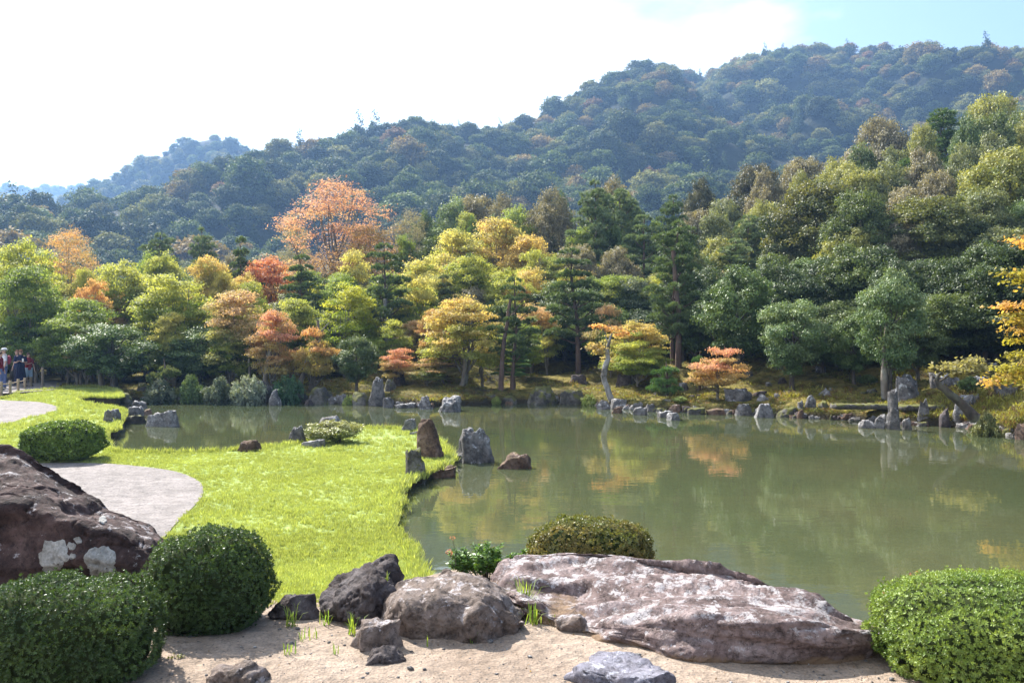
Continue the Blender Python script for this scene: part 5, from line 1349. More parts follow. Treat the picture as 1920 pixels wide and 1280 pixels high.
TR = [  # kind, centre px, top py, width px, distance, colours, label
 ('maple', 45, 446, 150, 43, YG, 'tall yellow green maple filling the left edge above the path'),
 ('cherry', 128, 428, 150, 52, OR, 'airy orange brown cherry rising behind the yellow green maples at the left'),
 ('maple', 62, 500, 150, 40, GM, 'dark green maple with glossy sprays above the people'),
 ('maple', 150, 560, 140, 38, GM, 'green maple with drooping sprays right of the people'),
 ('maple', 232, 486, 130, 46, YG, 'umbrella shaped yellow green maple left of the grey pines'),
 ('maple', 172, 522, 80, 42, OR, 'orange red maple tucked between the green ones at the left'),
 ('camellia', 214, 596, 165, 36.5, CA, 'glossy leaved camellia standing behind the left end of the pond'),
 ('camellia', 130, 610, 120, 39, EV, 'dark evergreen behind the people on the path'),
 ('camellia', 20, 600, 120, 41, EV, 'dark evergreen at the left edge behind the people'),
 ('maple', 322, 512, 165, 41, YG, 'yellow green maple with forked dark trunk above the dark camellia'),
 ('maple', 392, 480, 95, 48, YO, 'golden maple below the second grey pine'),
 ('tallpine', 294, 432, 105, 62, PL, 'left grey green pine against the mountain'),
 ('tallpine', 374, 424, 88, 60, PL, 'dense grey green pine right of the first'),
 ('pine', 450, 436, 62, 50, PN, 'slender dark pine with open tiers'),
 ('camellia', 375, 612, 150, 38.5, CA, 'dark glossy camellia over the shadowed shore'),
 ('camellia', 330, 590, 100, 42, CA, 'dark camellia behind the yellow green maple'),
 ('bushpine', 308, 668, 84, 35.4, (CA[0], GE[1]), 'spiky green shrub above the far left rock'),
 ('maple', 452, 545, 150, 38.5, PK, 'pinkish orange maple with thin upright trunk'),
 ('maple', 512, 582, 95, 36.4, RD, 'scarlet maple with pale trunk at the water'),
 ('maple', 548, 560, 120, 39.5, YG, 'yellow green maple behind the scarlet one'),
 ('lowmaple', 590, 612, 95, 36.2, OR, 'leaning orange maple with twin curved trunks'),
 ('maple', 650, 528, 130, 41, ((.20, .26, .025), (.38, .38, .05)), 'bright lime yellow maple left of the big dark pine'),
 ('pine', 562, 470, 100, 45, PN, 'dark pine between the red maple and the lime yellow one'),
 ('pine', 612, 520, 90, 47, PN, 'smaller dark pine leaning right of its neighbour'),
 ('pine', 714, 448, 120, 42.5, PN, 'big dark pine with a reddish trunk in the middle left'),
 ('maple', 505, 478, 130, 50, ((.42, .26, .10), (.54, .22, .13)), 'flat topped red orange maple left of the dark pine'),
 ('maple', 462, 510, 80, 47, YO, 'golden maple under the slender dark pine'),
 ('cherry', 632, 338, 285, 60, ((.42, .29, .16), (.52, .27, .20)), 'large rosy red cherry rising above the garden'),
 ('cherry', 556, 420, 90, 66, BR, 'greyish twiggy tree left of the rosy cherry'),
 ('cherry', 690, 420, 150, 58, ((.26, .24, .06), (.40, .26, .10)), 'thin yellow cherry in front of the rosy one'),
 ('bare', 792, 430, 130, 52, ((.25, .2, .1), (.4, .25, .1)), 'leafless grey tree with pale branches'),
 ('cherry', 770, 392, 110, 60, BR, 'grey brown twiggy tree behind the leafless one'),
 ('oak', 845, 368, 110, 70, PL, 'light grey green conifer like crown beside the dark oak row'),
 ('bigoak', 890, 358, 130, 76, BR, 'dark brownish oak crown on the skyline left of the tall pines'),
 ('bigoak', 945, 362, 90, 74, BR, 'second brownish oak crown on the skyline'),
 ('cedar', 884, 400, 44, 60, ((.12, .20, .05), (.2, .28, .08)), 'small feathery pale green cypress among the maples'),
 ('maple', 850, 432, 130, 55, YW, 'yellow maple left in the maple slope'),
 ('maple', 925, 410, 150, 57, YO, 'golden orange maple in the middle of the maple slope'),
 ('maple', 985, 440, 120, 55, YO, 'orange tipped maple right in the maple slope'),
 ('maple', 970, 382, 110, 66, LG, 'fresh green maple above the golden ones'),
 ('maple', 800, 480, 120, 50, YW, 'pale yellow maple below the leafless tree'),
 ('maple', 880, 480, 130, 47, YG, 'yellow green maple behind the round orange one'),
 ('maple', 1000, 500, 120, 48, YO, 'golden maple left of the middle pine'),
 ('pine', 880, 468, 56, 47, PL, 'thin pale pine standing in the maple slope'),
 ('pine', 830, 510, 62, 45, (PN[0], GE[1]), 'grey half bare pine left of the round maple'),
 ('camellia', 668, 622, 90, 35.8, ((.06, .10, .03), (.13, .17, .05)), 'round green tree with short dark trunk at the shore'),
 ('lowmaple', 748, 655, 90, 36.8, RD, 'low crimson maple left of the round-headed rock'),
 ('lowmaple', 830, 662, 110, 37, PK, 'low salmon pink maple on the moss'),
 ('lowmaple', 800, 680, 80, 35.6, ((.14, .18, .04), (.32, .2, .1)), 'low green and pink maple by the pale pair of rocks'),
 ('maple', 780, 600, 90, 41, PK, 'pinkish maple behind the low crimson one'),
 ('maple', 870, 552, 150, 36.6, YO, 'round golden orange maple with a pale trunk at the shore'),
 ('maple', 812, 580, 60, 39, OR, 'orange red maple left of the round golden one'),
 ('sapling', 905, 640, 62, 37.5, YW, 'small yellow maple right of the round golden one'),
 ('sapling', 1026, 632, 40, 40.5, YW, 'little yellow sapling on the open moss'),
 ('pine', 960, 512, 98, 36, PN, 'dark pine with leaning trunk at the shore, middle'),
 ('pine', 962, 640, 80, 36.6, PB, 'bright green low pine boughs beside the leaning pine trunk'),
 ('pine', 1084, 458, 130, 40.5, PN, 'tiered dark pine with reddish trunk right of the maple slope'),
 ('tallpine', 1112, 336, 130, 58, PL, 'tall pale pine reaching the mountain background'),
 ('tallpine', 1165, 350, 110, 62, PL, 'second tall pale pine right of the tallest'),
 ('bigoak', 1030, 352, 120, 66, BR, 'silvery brown oak crown left of the tall pines'),
 ('bigoak', 1150, 332, 110, 70, BR, 'brown tipped oak crown behind the tall pines'),
 ('camellia', 990, 440, 90, 60, EV, 'dark tree below the silvery brown oak'),
 ('tallpine', 1262, 360, 78, 60, PN, 'pointed dark green pine on the right skyline dip'),
 ('pine', 1208, 396, 110, 54, PL, 'soft pale green pine left of the tall bent pine'),
 ('tallpine', 1262, 408, 125, 37.5, PN, 'tall bent pine with long bare trunk at the shore bend'),
 ('camellia', 1172, 508, 120, 45, ((.10, .13, .07), (.22, .24, .14)), 'silvery glossy evergreen between two pines'),
 ('camellia', 1130, 560, 110, 42, CA, 'dark glossy evergreen behind the tiered pine'),
 ('camellia', 1060, 580, 110, 44, CA, 'dark evergreen under the golden maples'),
 ('maple', 1190, 600, 125, 35.5, ((.27, .32, .07), (.50, .38, .15)), 'yellow and orange maple right of the white trunk'),
 ('lowmaple', 1195, 640, 100, 34.5, YG, 'low yellow green maple at the foot of the yellow and orange one'),
 ('bushpine', 1250, 676, 66, 32.4, PB, 'small bright green pine at the foot of the tall bent pine'),
 ('bushpine', 1312, 655, 45, 33.6, PB, 'little dark green pine behind the pink maple'),
 ('lowmaple', 1346, 650, 115, 31.2, ((.44, .33, .14), (.58, .30, .21)), 'pink orange maple on the right shore'),
 ('camellia', 1385, 498, 165, 34.5, CA, 'large dark evergreen behind the pink maple'),
 ('camellia', 1310, 560, 120, 37.5, CA, 'dark evergreen left of the large dark one'),
 ('camellia', 1485, 548, 140, 31.2, ((.09, .15, .05), (.20, .26, .11)), 'pale leaved camellia on the dark right slope'),
 ('camellia', 1575, 560, 150, 33.5, EV, 'dark evergreen between the pale camellias'),
 ('camellia', 1668, 494, 140, 28.4, ((.09, .15, .05), (.20, .26, .11)), 'upright pale camellia behind the tall standing stone'),
 ('oak', 1600, 450, 150, 37, EV, 'deep green oak behind the upright camellia'),
 ('bigoak', 1535, 332, 230, 50, ((.055, .075, .025), (.15, .15, .05)), 'huge oak with yellowing crown top in the right middle'),
 ('bigoak', 1610, 350, 150, 46, EV, 'dark shaded oak in front of the huge one'),
 ('bigoak', 1742, 362, 210, 45, ((.07, .095, .03), (.17, .18, .05)), 'broad yellow green oak on the right'),
 ('oak', 1800, 480, 180, 38, GE, 'grey green oak above the dry waterfall'),
 ('bigoak', 1890, 270, 190, 48, YE, 'tall yellowish oak at the right edge'),
 ('oak', 1880, 420, 150, 42, GE, 'grey green oak at the right edge below the tall one'),
 ('camellia', 1722, 590, 110, 30, EV, 'dark evergreen just right of the upright pale camellia'),
 ('camellia', 1602, 585, 105, 31, CA, 'dark evergreen just left of the upright pale camellia'),
 ('camellia', 1545, 600, 90, 33, EV, 'small dark evergreen right of the pale leaved camellia'),
 ('oak', 1752, 545, 150, 31, EV, 'dark evergreen over the dry waterfall'),
 ('camellia', 1850, 520, 150, 31.5, EV, 'dark evergreen beside the yellow maple at the right edge'),
 ('bigoak', 1420, 300, 130, 76, ((.05, .06, .03), (.12, .11, .065)), 'dark oak on the skyline left of centre right'),
 ('bigoak', 1505, 288, 130, 80, BR, 'brown grey oak on the skyline behind the huge one'),
 ('bigoak', 1312, 334, 84, 74, ((.05, .06, .03), (.11, .11, .06)), 'small round dark oak on the skyline dip'),
 ('oak', 1440, 378, 130, 60, YE, 'yellow green crown under the skyline oaks'),
 ('tallpine', 1400, 400, 110, 56, PL, 'pale pine under the skyline oaks'),
 ('oak', 1360, 440, 120, 52, YE, 'yellowish crown right of the tall bent pine'),
 ('oak', 1300, 470, 90, 50, GE, 'grey green crown just right of the tall bent pine'),
 ('bigoak', 1650, 212, 140, 88, BR, 'grey brown oak high on the right skyline'),
 ('oak', 1590, 300, 110, 66, YE, 'yellow green crown below the high grey brown oak'),
 ('oak', 1660, 320, 110, 62, YE, 'golden green crown left of the cedar'),
 ('cedar', 1765, 196, 150, 72, CD, 'tall bright green cedar with visible trunk on the right skyline'),
 ('bigoak', 1860, 166, 150, 84, YE, 'highest yellowish oak in the right corner'),
 ('bigoak', 1925, 200, 120, 78, EV, 'dark oak cut by the right edge on the skyline'),
 ('camellia', 1830, 300, 130, 58, CA, 'glossy green crown right of the cedar'),
 ('cedar', 1700, 290, 110, 64, CD, 'smaller cedar in front of the tall one'),
]
for (k, cx, pt, pw, Y, cols, lab) in TR:
    if k == 'maple': pw *= 1.18
    tree(k, cx, pt, pw, Y, cols[0], cols[1], lab)

def near_tree(cx, Ymax=99, ymin=0):
    q = [t for t in TR if t[4] <= Ymax and len(t[6].split()) <= 8]
    return min(q, key=lambda t: abs(t[1] - cx))[6]
# more maples knitting the belt together
rm = random.Random(23)
MX = [YG, YW, YO, YG, LG, PK, GM, YG, OR, YW]
for k in range(46):
    cx = rm.uniform(-20, 1080) if k < 38 else rm.uniform(1080, 1250); Y = rm.uniform(37.5, 52)
    t = (Y - 37.5) / 14.5; pt = 590 - t * 120 + rm.uniform(-15, 30)
    if cx > 780 and cx < 1040: pt -= 30 * t
    c1, c2 = rm.choice(MX), rm.choice(MX)
    nm = {0: 'yellow green', 1: 'yellow', 2: 'golden', 4: 'fresh green', 5: 'pinkish', 6: 'dark green', 8: 'orange'}[MX.index(c1)]
    tree(rm.choice(('maple', 'maple', 'lowmaple', 'sapling' if False else 'maple')), cx, pt, rm.uniform(75, 125), Y, c1[0], c2[1], 'smaller %s maple crowded in by the %s' % (nm, near_tree(cx, 52)), 'smaller %s maples crowded among the garden trees' % nm)

# wood filling in behind the garden trees
rf = random.Random(17)
def near_top(px): return float(np.interp(px, NEARTOP[:, 0], NEARTOP[:, 1]))
FK = [('oak', EV), ('oak', GE), ('bigoak', YE), ('camellia', CA), ('oak', BR), ('tallpine', PL)]
n_f = 0
for row, (Y, dpy, step) in enumerate([(68, 26, 62), (58, 70, 66), (51, 120, 74), (45, 165, 80)]):
    px = -60 + row * 21
    while px < 2020:
        cx = px + rf.uniform(-15, 15); pt = near_top(cx) + dpy + rf.uniform(-10, 25)
        if cx < 560 and row < 2: pt = max(pt, 470)
        if 500 < cx < 760: pt = max(pt, 505)
        if pt < 600:
            right = cx > 1240
            kk, cc = rf.choice(FK if right else FK[:2] + FK[3:5] + [('maple', YG), ('maple', GM)])
            zone = 'right' if right else ('middle' if cx > 600 else 'left')
            nm = {'oak': 'evergreen oak', 'bigoak': 'evergreen oak', 'camellia': 'glossy evergreen', 'tallpine': 'pale pine', 'maple': 'green maple'}[kk]
            tree(kk, cx, pt, rf.uniform(80, 120) * 50 / Y * (1.25 if right else 1), Y, cc[0], cc[1], '%s half hidden behind the %s' % (nm, near_tree(cx, Y)), 'half hidden %ss in the wood' % nm)
            n_f += 1
        px += step
# undergrowth closing the wood beneath the crowns, its shadow deepened by darkened leaf tints
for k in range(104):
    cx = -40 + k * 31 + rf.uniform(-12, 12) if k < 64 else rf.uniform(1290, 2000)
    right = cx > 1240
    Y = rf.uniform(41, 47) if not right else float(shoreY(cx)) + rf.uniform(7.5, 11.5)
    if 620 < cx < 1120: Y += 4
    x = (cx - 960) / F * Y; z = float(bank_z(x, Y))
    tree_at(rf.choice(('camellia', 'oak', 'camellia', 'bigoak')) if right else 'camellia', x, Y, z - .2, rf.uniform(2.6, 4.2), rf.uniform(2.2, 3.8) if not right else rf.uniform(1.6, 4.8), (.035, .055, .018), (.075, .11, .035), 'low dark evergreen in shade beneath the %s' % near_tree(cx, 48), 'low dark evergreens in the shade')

# shrubs along the shore
SH = [(465, 700, 66, 34.2, ((.16, .19, .13), (.3, .34, .24)), 'silvery leaved shrub beside the tall lichened rock'),
      (410, 708, 60, 34.4, ((.06, .09, .05), (.16, .19, .12)), 'low grey green shrub left of the silvery one'),
      (360, 705, 50, 34.8, CA, 'dark low shrub over the shadowed edging stone'),
      (540, 700, 60, 34.6, ((.03, .08, .03), (.06, .13, .05)), 'dark green shrub right of the pointed pale rock'),
      (300, 712, 60, 34.6, ((.05, .08, .04), (.16, .18, .12)), 'speckled shrub on the far left rock'),
      (1625, 700, 40, 31, EV, 'small dark shrub on the right slope'),
      (1105, 736, 34, 34.0, LG, 'tiny green plant at the water right of the mossy rocks'),
      (655, 738, 26, 33.9, LG, 'tiny fern at the water below the round green tree'),
      (1275, 742, 28, 30.8, LG, 'fern by the bend of the shore'),
      (1850, 775, 60, 22.8, ((.08, .11, .03), (.2, .2, .07)), 'ground cover plant at the right edge shore'),
      (1818, 705, 40, 27.2, CA, 'green shrub beneath the leaning maple spray'),
      (930, 742, 20, 34.0, LG, 'tiny fern beside the mossy rocks in the middle')]
for (cx, pt, pw, Y, cc, lab) in SH: tree('shrub', cx, pt, pw, Y, cc[0], cc[1], lab)
# spreading juniper on the peninsula
for (cx, pt, pw, Y, lab) in [(626, 793, 104, 19.8, 'spreading yellow green juniper on the peninsula')]:
    x = (cx - 960) / F * Y
    root = tree_at('shrub', x, Y, LZ - .03, pw / F * Y * 1.05, (CAMZ + (640 - pt) / F * Y - LZ) * 1.25, (.17, .20, .05), (.32, .32, .11), lab, var=0)

# white leaning trunk with a red spray
def bent_tree(name, pts, rads, blobs, t1, t2, label, bark='pale_bark', L=.12, dens=130, seed=1, flat=.35, limbs=(), mat='maple_leaf'):
    pts = np.array(pts, float); o0 = pts[0].copy()
    root = empty(name, tuple(o0)); tag(root, label, 'tree')
    n = 16; t = np.linspace(0, len(pts) - 1, n); i = np.clip(t.astype(int), 0, len(pts) - 2); f = (t - i)[:, None]
    p = pts[i] * (1 - f) + pts[i + 1] * f
    for _ in range(2): p[1:-1] = (p[:-2] + 2 * p[1:-1] + p[2:]) / 4
    rr = np.interp(t, np.arange(len(rads)), rads)
    rng = np.random.default_rng(seed); p[1:-1] += rng.normal(size=(n - 2, 3)) * rr[0] * .12
    parts = [tube(p - o0, rr, 8)]
    for (a, b, r) in limbs: parts.append(tube(curve(np.array(a) - o0, np.array(b) - o0, [0, 0, .06], 6, rng, .03), np.linspace(r, r * .3, 6), 5))
    V, Q = join(parts); obj('trunk', V, Q, M[bark], root, smooth=True)
    bl = np.array(blobs, float); bl[:, :3] -= o0
    cm = crown_mesh('crown', M[mat], bl, dens, L, L * .8, rng, shell=.55, flat_n=flat)
    c = link(bpy.data.objects.new('crown', cm), root); set_tint(c, t1, t2); return root
def blob(px, py, Y, wpx, hpx): return [*P(px, py, Y), wpx / 2 / F * Y, hpx / 2 / F * Y]
Yw = 33.0
bent_tree('maple_tree', [P(1147, 752, Yw), P(1133, 712, Yw), P(1130, 700, Yw), P(1141, 672, Yw), P(1138, 648, Yw), P(1148, 625, Yw)], [.13, .11, .12, .10, .07, .03],
          [blob(1118, 652, Yw, 30, 12), blob(1126, 661, Yw, 26, 10), blob(1112, 648, Yw - .2, 20, 9), blob(1130, 612, Yw, 34, 10), blob(1150, 618, Yw, 36, 12), blob(1170, 628, Yw, 30, 12)], RD[0], OR[1], 'white lichened leaning trunk with a sparse red spray',
          limbs=[(P(1136, 655, Yw), P(1112, 650, Yw), .03), (P(1140, 640, Yw), P(1125, 612, Yw), .03), (P(1133, 705, Yw), P(1122, 690, Yw), .03)], seed=4)
Yl = 23.6
bent_tree('maple_tree', [P(1830, 785, Yl), P(1808, 762, Yl), P(1785, 738, Yl), P(1760, 722, Yl), P(1754, 708, Yl), P(1768, 700, Yl)], [.17, .13, .11, .09, .06, .03],
          [blob(1775, 690, Yl, 40, 10), blob(1800, 684, Yl, 46, 10), blob(1826, 688, Yl, 44, 9), blob(1812, 675, Yl, 30, 8), blob(1780, 702, Yl, 34, 8), blob(1845, 690, Yl, 30, 8), blob(1800, 695, Yl - .4, 40, 8), blob(1828, 672, Yl + .3, 18, 8), blob(1762, 686, Yl + .2, 20, 7)], (.24, .22, .09), (.34, .30, .13),
          'low maple on a trunk leaning left over the right shore', bark='dark_bark', limbs=[(P(1754, 708, Yl), P(1745, 704, Yl), .025), (P(1756, 706, Yl), P(1800, 688, Yl), .03), (P(1760, 716, Yl), P(1830, 690, Yl), .03)], seed=5)
Yr_ = 17.5
rb = [blob(1900, 515, Yr_, 44, 12), blob(1915, 528, Yr_, 40, 12), blob(1898, 575, Yr_, 42, 13), blob(1918, 590, Yr_, 50, 14), blob(1905, 605, Yr_ - .3, 44, 13), blob(1925, 620, Yr_, 50, 14), blob(1912, 640, Yr_, 40, 12), blob(1900, 690, Yr_, 50, 14), blob(1880, 708, Yr_, 50, 13), blob(1865, 716, Yr_ - .2, 30, 9), blob(1920, 700, Yr_, 50, 15), blob(1925, 665, Yr_ + .4, 40, 12), blob(1905, 718, Yr_ - .3, 30, 9)]
rr_ = random.Random(8)
for k in range(34):
    rb.append(blob(rr_.uniform(1935, 2160), rr_.uniform(420, 700), Yr_ + rr_.uniform(-1.2, 1.2), rr_.uniform(50, 80), rr_.uniform(13, 20)))
bent_tree('maple_tree', [[14.6, 21.2, -.5], [14.4, 21.0, .6], [14.0, 20.4, 1.8], [13.6, 19.4, 3.2], [13.2, 18.5, 4.4]], [.2, .16, .13, .09, .03], rb, (.30, .27, .04), (.52, .30, .09), 'yellow orange maple reaching in from the right edge',
          bark='bark', limbs=[([14.2, 20.8, 1.1], P(1880, 708, Yr_), .05), ([14.0, 20.4, 1.8], P(1900, 600, Yr_), .05), ([13.8, 19.8, 2.6], P(1896, 516, Yr_), .045)], seed=6, L=.085, dens=330)

# bare shadowed trunks that show between the crowns
for q, (pb, pt, px0, px1, Y, r, bk, lab) in enumerate([
    (730, 655, 502, 506, 36.0, .11, 'bark', 'pale trunk standing under the scarlet maple'),
    (722, 650, 464, 463, 37.5, .06, 'bark', 'thin pale pole trunk left of the scarlet maple trunk'),
    (728, 640, 562, 590, 36.0, .10, 'bark', 'straight trunk of the twin pair under the leaning maple'),
    (719, 600, 580, 596, 36.8, .09, 'bark', 'curved trunk of the twin pair under the leaning maple'),
    (734, 560, 940, 958, 35.6, .10, 'pine_bark', 'dark leaning pine trunk at the middle shore'),
    (690, 470, 1272, 1262, 36.9, .12, 'pine_bark', 'long bare reddish trunk at the shore bend'),
    (762, 590, 1662, 1668, 28.3, .11, 'bark', 'grey blotched trunk behind the tall standing stone'),
    (640, 560, 723, 722, 42.0, .14, 'pale_bark', 'pale trunk right of the big dark pine'),
    (636, 575, 732, 734, 43.0, .08, 'pale_bark', 'thinner pale trunk next to the pale one'),
    (728, 660, 862, 872, 36.0, .10, 'bark', 'pale slanting trunk of the round golden maple'),
    (725, 662, 195, 190, 37.0, .12, 'bark', 'pale slanting trunk in the dark left wood'),
    (724, 640, 212, 208, 38.0, .15, 'dark_bark', 'dark upright trunk in the left wood'),
    (640, 500, 1795, 1790, 36.5, .14, 'dark_bark', 'slim dark trunk above the dry waterfall'),
    (660, 560, 1800, 1815, 37.5, .11, 'dark_bark', 'second slim trunk above the dry waterfall'),
    ]):
    a, b = P(px0, pb, Y), P(px1, pt, Y)
    z_ = float(bank_z(a[0], Y)); a[2] = min(a[2], z_ + .05) - .15
    p = curve([0, 0, 0], b - a, [.10 if q % 2 else -.12, 0, 0], 9, np.random.default_rng(q), .02)
    V, Q = tube(p, np.linspace(r * 1.25, r * .7, 9), 8)
    V2, Q2 = tube(curve(p[6], p[6] + [.5, .1, .7], [0, 0, .05], 5), np.linspace(r * .45, .02, 5), 5)
    root = empty('tree_trunk', tuple(a)); tag(root, lab, 'tree')
    V, Q = join([(V, Q), (V2, Q2)]); obj('trunk', V, Q, M[bk], root, smooth=True)

# ================================================================== PATH FENCE, POST
M['bamboo'] = plain('weathered_wood', (.33, .25, .16), .8)
M['bamboo_d'] = plain('grey_wood', (.17, .14, .11), .85)
fr = empty('rope_fence', tuple(P(20, 740, 31.5))); tag(fr, 'low fence of short wooden posts and bamboo rails along the path', 'fence')
base_f = np.array(P(20, 740, 31.5))
posts = [(-62, 719, 746, 30.2), (-34, 718, 744, 30.8), (-14, 717, 742, 31.2), (2.5, 715, 740, 31.6), (19, 713, 738, 32.2), (34, 710, 733.5, 33.4), (46.5, 708, 729, 35), (58, 706, 726, 37)]
tops = []
for (px, pt, pb_, Y) in posts:
    a, b = P(px, pb_, Y), P(px, pt, Y); a[2] -= .15
    V, Q = tube(np.array([a, a * .5 + b * .5, b - [0, 0, .01], b]) - base_f, [.055, .05, .05, .035], 9)
    obj('post', V, Q, M['bamboo'], fr, smooth=True); tops.append(b - [0, 0, .10])
for a, b in zip(tops[:-1], tops[1:]):
    V, Q = tube(curve(a - base_f, b - base_f, [0, 0, -.02], 5), .017, 6); obj('rail', V, Q, M['bamboo'], fr)
a, b = P(80, 724, 36), P(80, 688, 36)
wp = empty('wooden_post', tuple(a)); tag(wp, 'tall plain wooden post at the end of the path', 'post')
V, Q = tube(np.array([[0, 0, -.2], [0, 0, .4], b - a - [0, 0, .02], b - a]), [.06, .06, .055, .045], 8); obj('shaft', V, Q, M['bamboo_d'], wp, smooth=True)
V, Q = tube(np.array([b - a - [0, 0, .10], b - a - [0, 0, .06]]), [.063, .063], 8); obj('collar', V, Q, M['bamboo'], wp)

# ================================================================== PEOPLE
SKIN = plain('skin', (.46, .28, .2), .5, .4)
def skinned(name, verts, edges, mat, parent, sub=2):
    me = bpy.data.meshes.new(name); me.from_pydata([v[:3] for v in verts], edges, []); me.update()
    o = link(bpy.data.objects.new(name, me), parent); me.materials.append(mat)
    sk = o.modifiers.new('skin', 'SKIN'); sv = me.skin_vertices
    if not sv: 
        me.attributes  # layer is made by the modifier
    for k, v in enumerate(verts):
        r = v[3]; me.skin_vertices[0].data[k].radius = (r, v[4] if len(v) > 4 else r); 
    me.skin_vertices[0].data[0].use_root = True
    sb = o.modifiers.new('smooth', 'SUBSURF'); sb.levels = sub; sb.render_levels = sub
    sk.use_smooth_shade = True
    return o
def loft(rings, sides=16):
    """rings (cx,cy,z,rx,ry)"""
    a = np.linspace(0, 2 * np.pi, sides, endpoint=False); V = []
    for (cx, cy, z, rx, ry) in rings: V.append(np.stack([cx + np.cos(a) * rx, cy + np.sin(a) * ry, a * 0 + z], -1))
    V = np.vstack(V); n = len(rings); i, j = np.meshgrid(np.arange(n - 1), np.arange(sides), indexing='ij'); j2 = (j + 1) % sides
    return V, np.stack([i * sides + j, i * sides + j2, (i + 1) * sides + j2, (i + 1) * sides + j], -1).reshape(-1, 4)
def person(x, y, z, rz, h, label, top_c, bot_c, hair_c, bottom='shorts', arms='phone', hat=None, glasses=False, bag=None, legs_c=None):
    root = empty('person', (x, y, z), rz); tag(root, label, 'person'); root.scale = (h / 1.7,) * 3
    mt, mb, mh = plain('cloth', top_c, .9, .1), plain('cloth', bot_c, .9, .1), plain('hair', hair_c, .6, .3)
    # one continuous body facing -Y
    V = [(0, 0, .93, .12, .10), (0, 0, 1.10, .115, .085), (0, .01, 1.28, .13, .09), (0, .01, 1.41, .09, .07), (0, 0, 1.48, .048, .05), (0, -.01, 1.56, .07, .085), (0, -.01, 1.65, .06, .075)]
    E = [(0, 1), (1, 2), (2, 3), (3, 4), (4, 5), (5, 6)]
    for s in (-1, 1):
        b = len(V); V += [(s * .10, 0, .86, .085, .09), (s * .11, -.01, .50, .055, .06), (s * .115, .01, .30, .055, .058), (s * .12, .01, .09, .034, .038), (s * .125, -.06, .04, .036, .03), (s * .13, -.14, .03, .034, .022)]
        E += [(0, b)] + [(b + k, b + k + 1) for k in range(5)]
        b = len(V)
        if arms == 'phone' or (arms == 'one' and s < 0):
            el, wr, hd = (s * .24, -.02, 1.12), (s * .09, -.25, 1.16), (s * .045, -.31, 1.19)
        else:
            el, wr, hd = (s * .25, .03, 1.12), (s * .27, -.05, .88), (s * .27, -.07, .80)
        V += [(s * .17, .01, 1.40, .055, .055), (*el, .038, .038), (*wr, .026, .024), (*hd, .034, .018)]
        E += [(3, b), (b, b + 1), (b + 1, b + 2), (b + 2, b + 3)]
        d = np.array(hd) - np.array(wr); d = d / np.linalg.norm(d); sd = np.cross(d, [0, 0, 1.0]) if abs(d[2]) < .8 else np.array([0, 1.0, 0]); sd /= np.linalg.norm(sd)
        for q_, ln in enumerate((.062, .075, .07, .055)):
            c0 = np.array(hd) + sd * (q_ - 1.5) * .018; c1 = c0 + d * ln * .6; c2 = c1 + d * ln * .5 + np.array([0, 0, -.012])
            k = len(V); V += [(*c1, .0085, .0085), (*c2, .007, .007)]; E += [(b + 3, k), (k, k + 1)]
        c1 = np.array(wr) * .5 + np.array(hd) * .5 - sd * .035 * s; c2 = c1 + d * .045 - sd * .01 * s
        k = len(V); V += [(*c1, .010, .010), (*c2, .008, .008)]; E += [(b + 2, k), (k, k + 1)]
    body = skinned('body', V, E, SKIN, root)
    nose = obj('nose', *loft([(0, -.098, 1.585, .013, .012), (0, -.108, 1.592, .016, .016), (0, -.098, 1.62, .010, .012), (0, -.086, 1.645, .005, .004)], 8), SKIN, root, smooth=True)
    for s in (-1, 1):
        e = rock_like = obj('ear', np.array(ICO[2][0]) * [.012, .02, .03] + [s * .073, -.005, 1.60], ICO[2][1], SKIN, root, smooth=True)
        e = obj('eye', np.array(ICO[2][0]) * [.012, .006, .007] + [s * .028, -.088, 1.622], ICO[2][1], plain('eye', (.04, .03, .03), .3), root, smooth=True)
    obj('mouth', np.array(ICO[2][0]) * [.024, .006, .006] + [0, -.091, 1.558], ICO[2][1], plain('lips', (.4, .15, .13), .5), root, smooth=True)
    Vh, Fh = ICO[3]; Vh = Vh * [.085, .098, .10] + [0, .008, 1.635]; keep = ~((Vh[:, 1] < -.045) & (Vh[:, 2] < 1.67)); Vh = Vh.copy(); Vh[~keep, 1] = -.03; Vh[Vh[:, 2] < 1.57, 2] = 1.57
    obj('hair', Vh, Fh, mh, root, smooth=True)
    if hat:
        obj('hat', *loft([(0, 0, 1.665, .155, .165), (0, 0, 1.675, .155, .165), (0, 0, 1.68, .095, .105), (0, 0, 1.735, .085, .095), (0, 0, 1.75, .05, .06), (0, 0, 1.755, .002, .002)]), plain('hat_cloth', hat, .9), root, smooth=True)
    if glasses:
        for s in (-1, 1): obj('lens', np.array(ICO[2][0]) * [.026, .008, .019] + [s * .031, -.097, 1.622], ICO[2][1], plain('dark_lens', (.01, .01, .012), .1, .6), root, smooth=True)
    # shirt with sleeves, open at neck, wrist-side and hem
    obj('shirt', *loft([(0, 0, .84, .175, .125), (0, 0, .95, .17, .125), (0, 0, 1.10, .155, .115), (0, .005, 1.28, .185, .12), (0, .01, 1.40, .175, .105), (0, .008, 1.455, .10, .08), (0, .005, 1.485, .065, .062)], 20), mt, root, smooth=True)
    for s in (-1, 1):
        sh = np.array([s * .15, .01, 1.40]); el = np.array([s * .24, -.02, 1.12]) if arms == 'phone' or (arms == 'one' and s < 0) else np.array([s * .25, .03, 1.12])
        t = np.linspace(0, 1, 5)[:, None]; V_, Q_ = tube(sh * (1 - t) + (sh * .15 + el * .85) * t, [.075, .074, .066, .062, .062], 10); obj('sleeve', V_, Q_, mt, root, smooth=True)
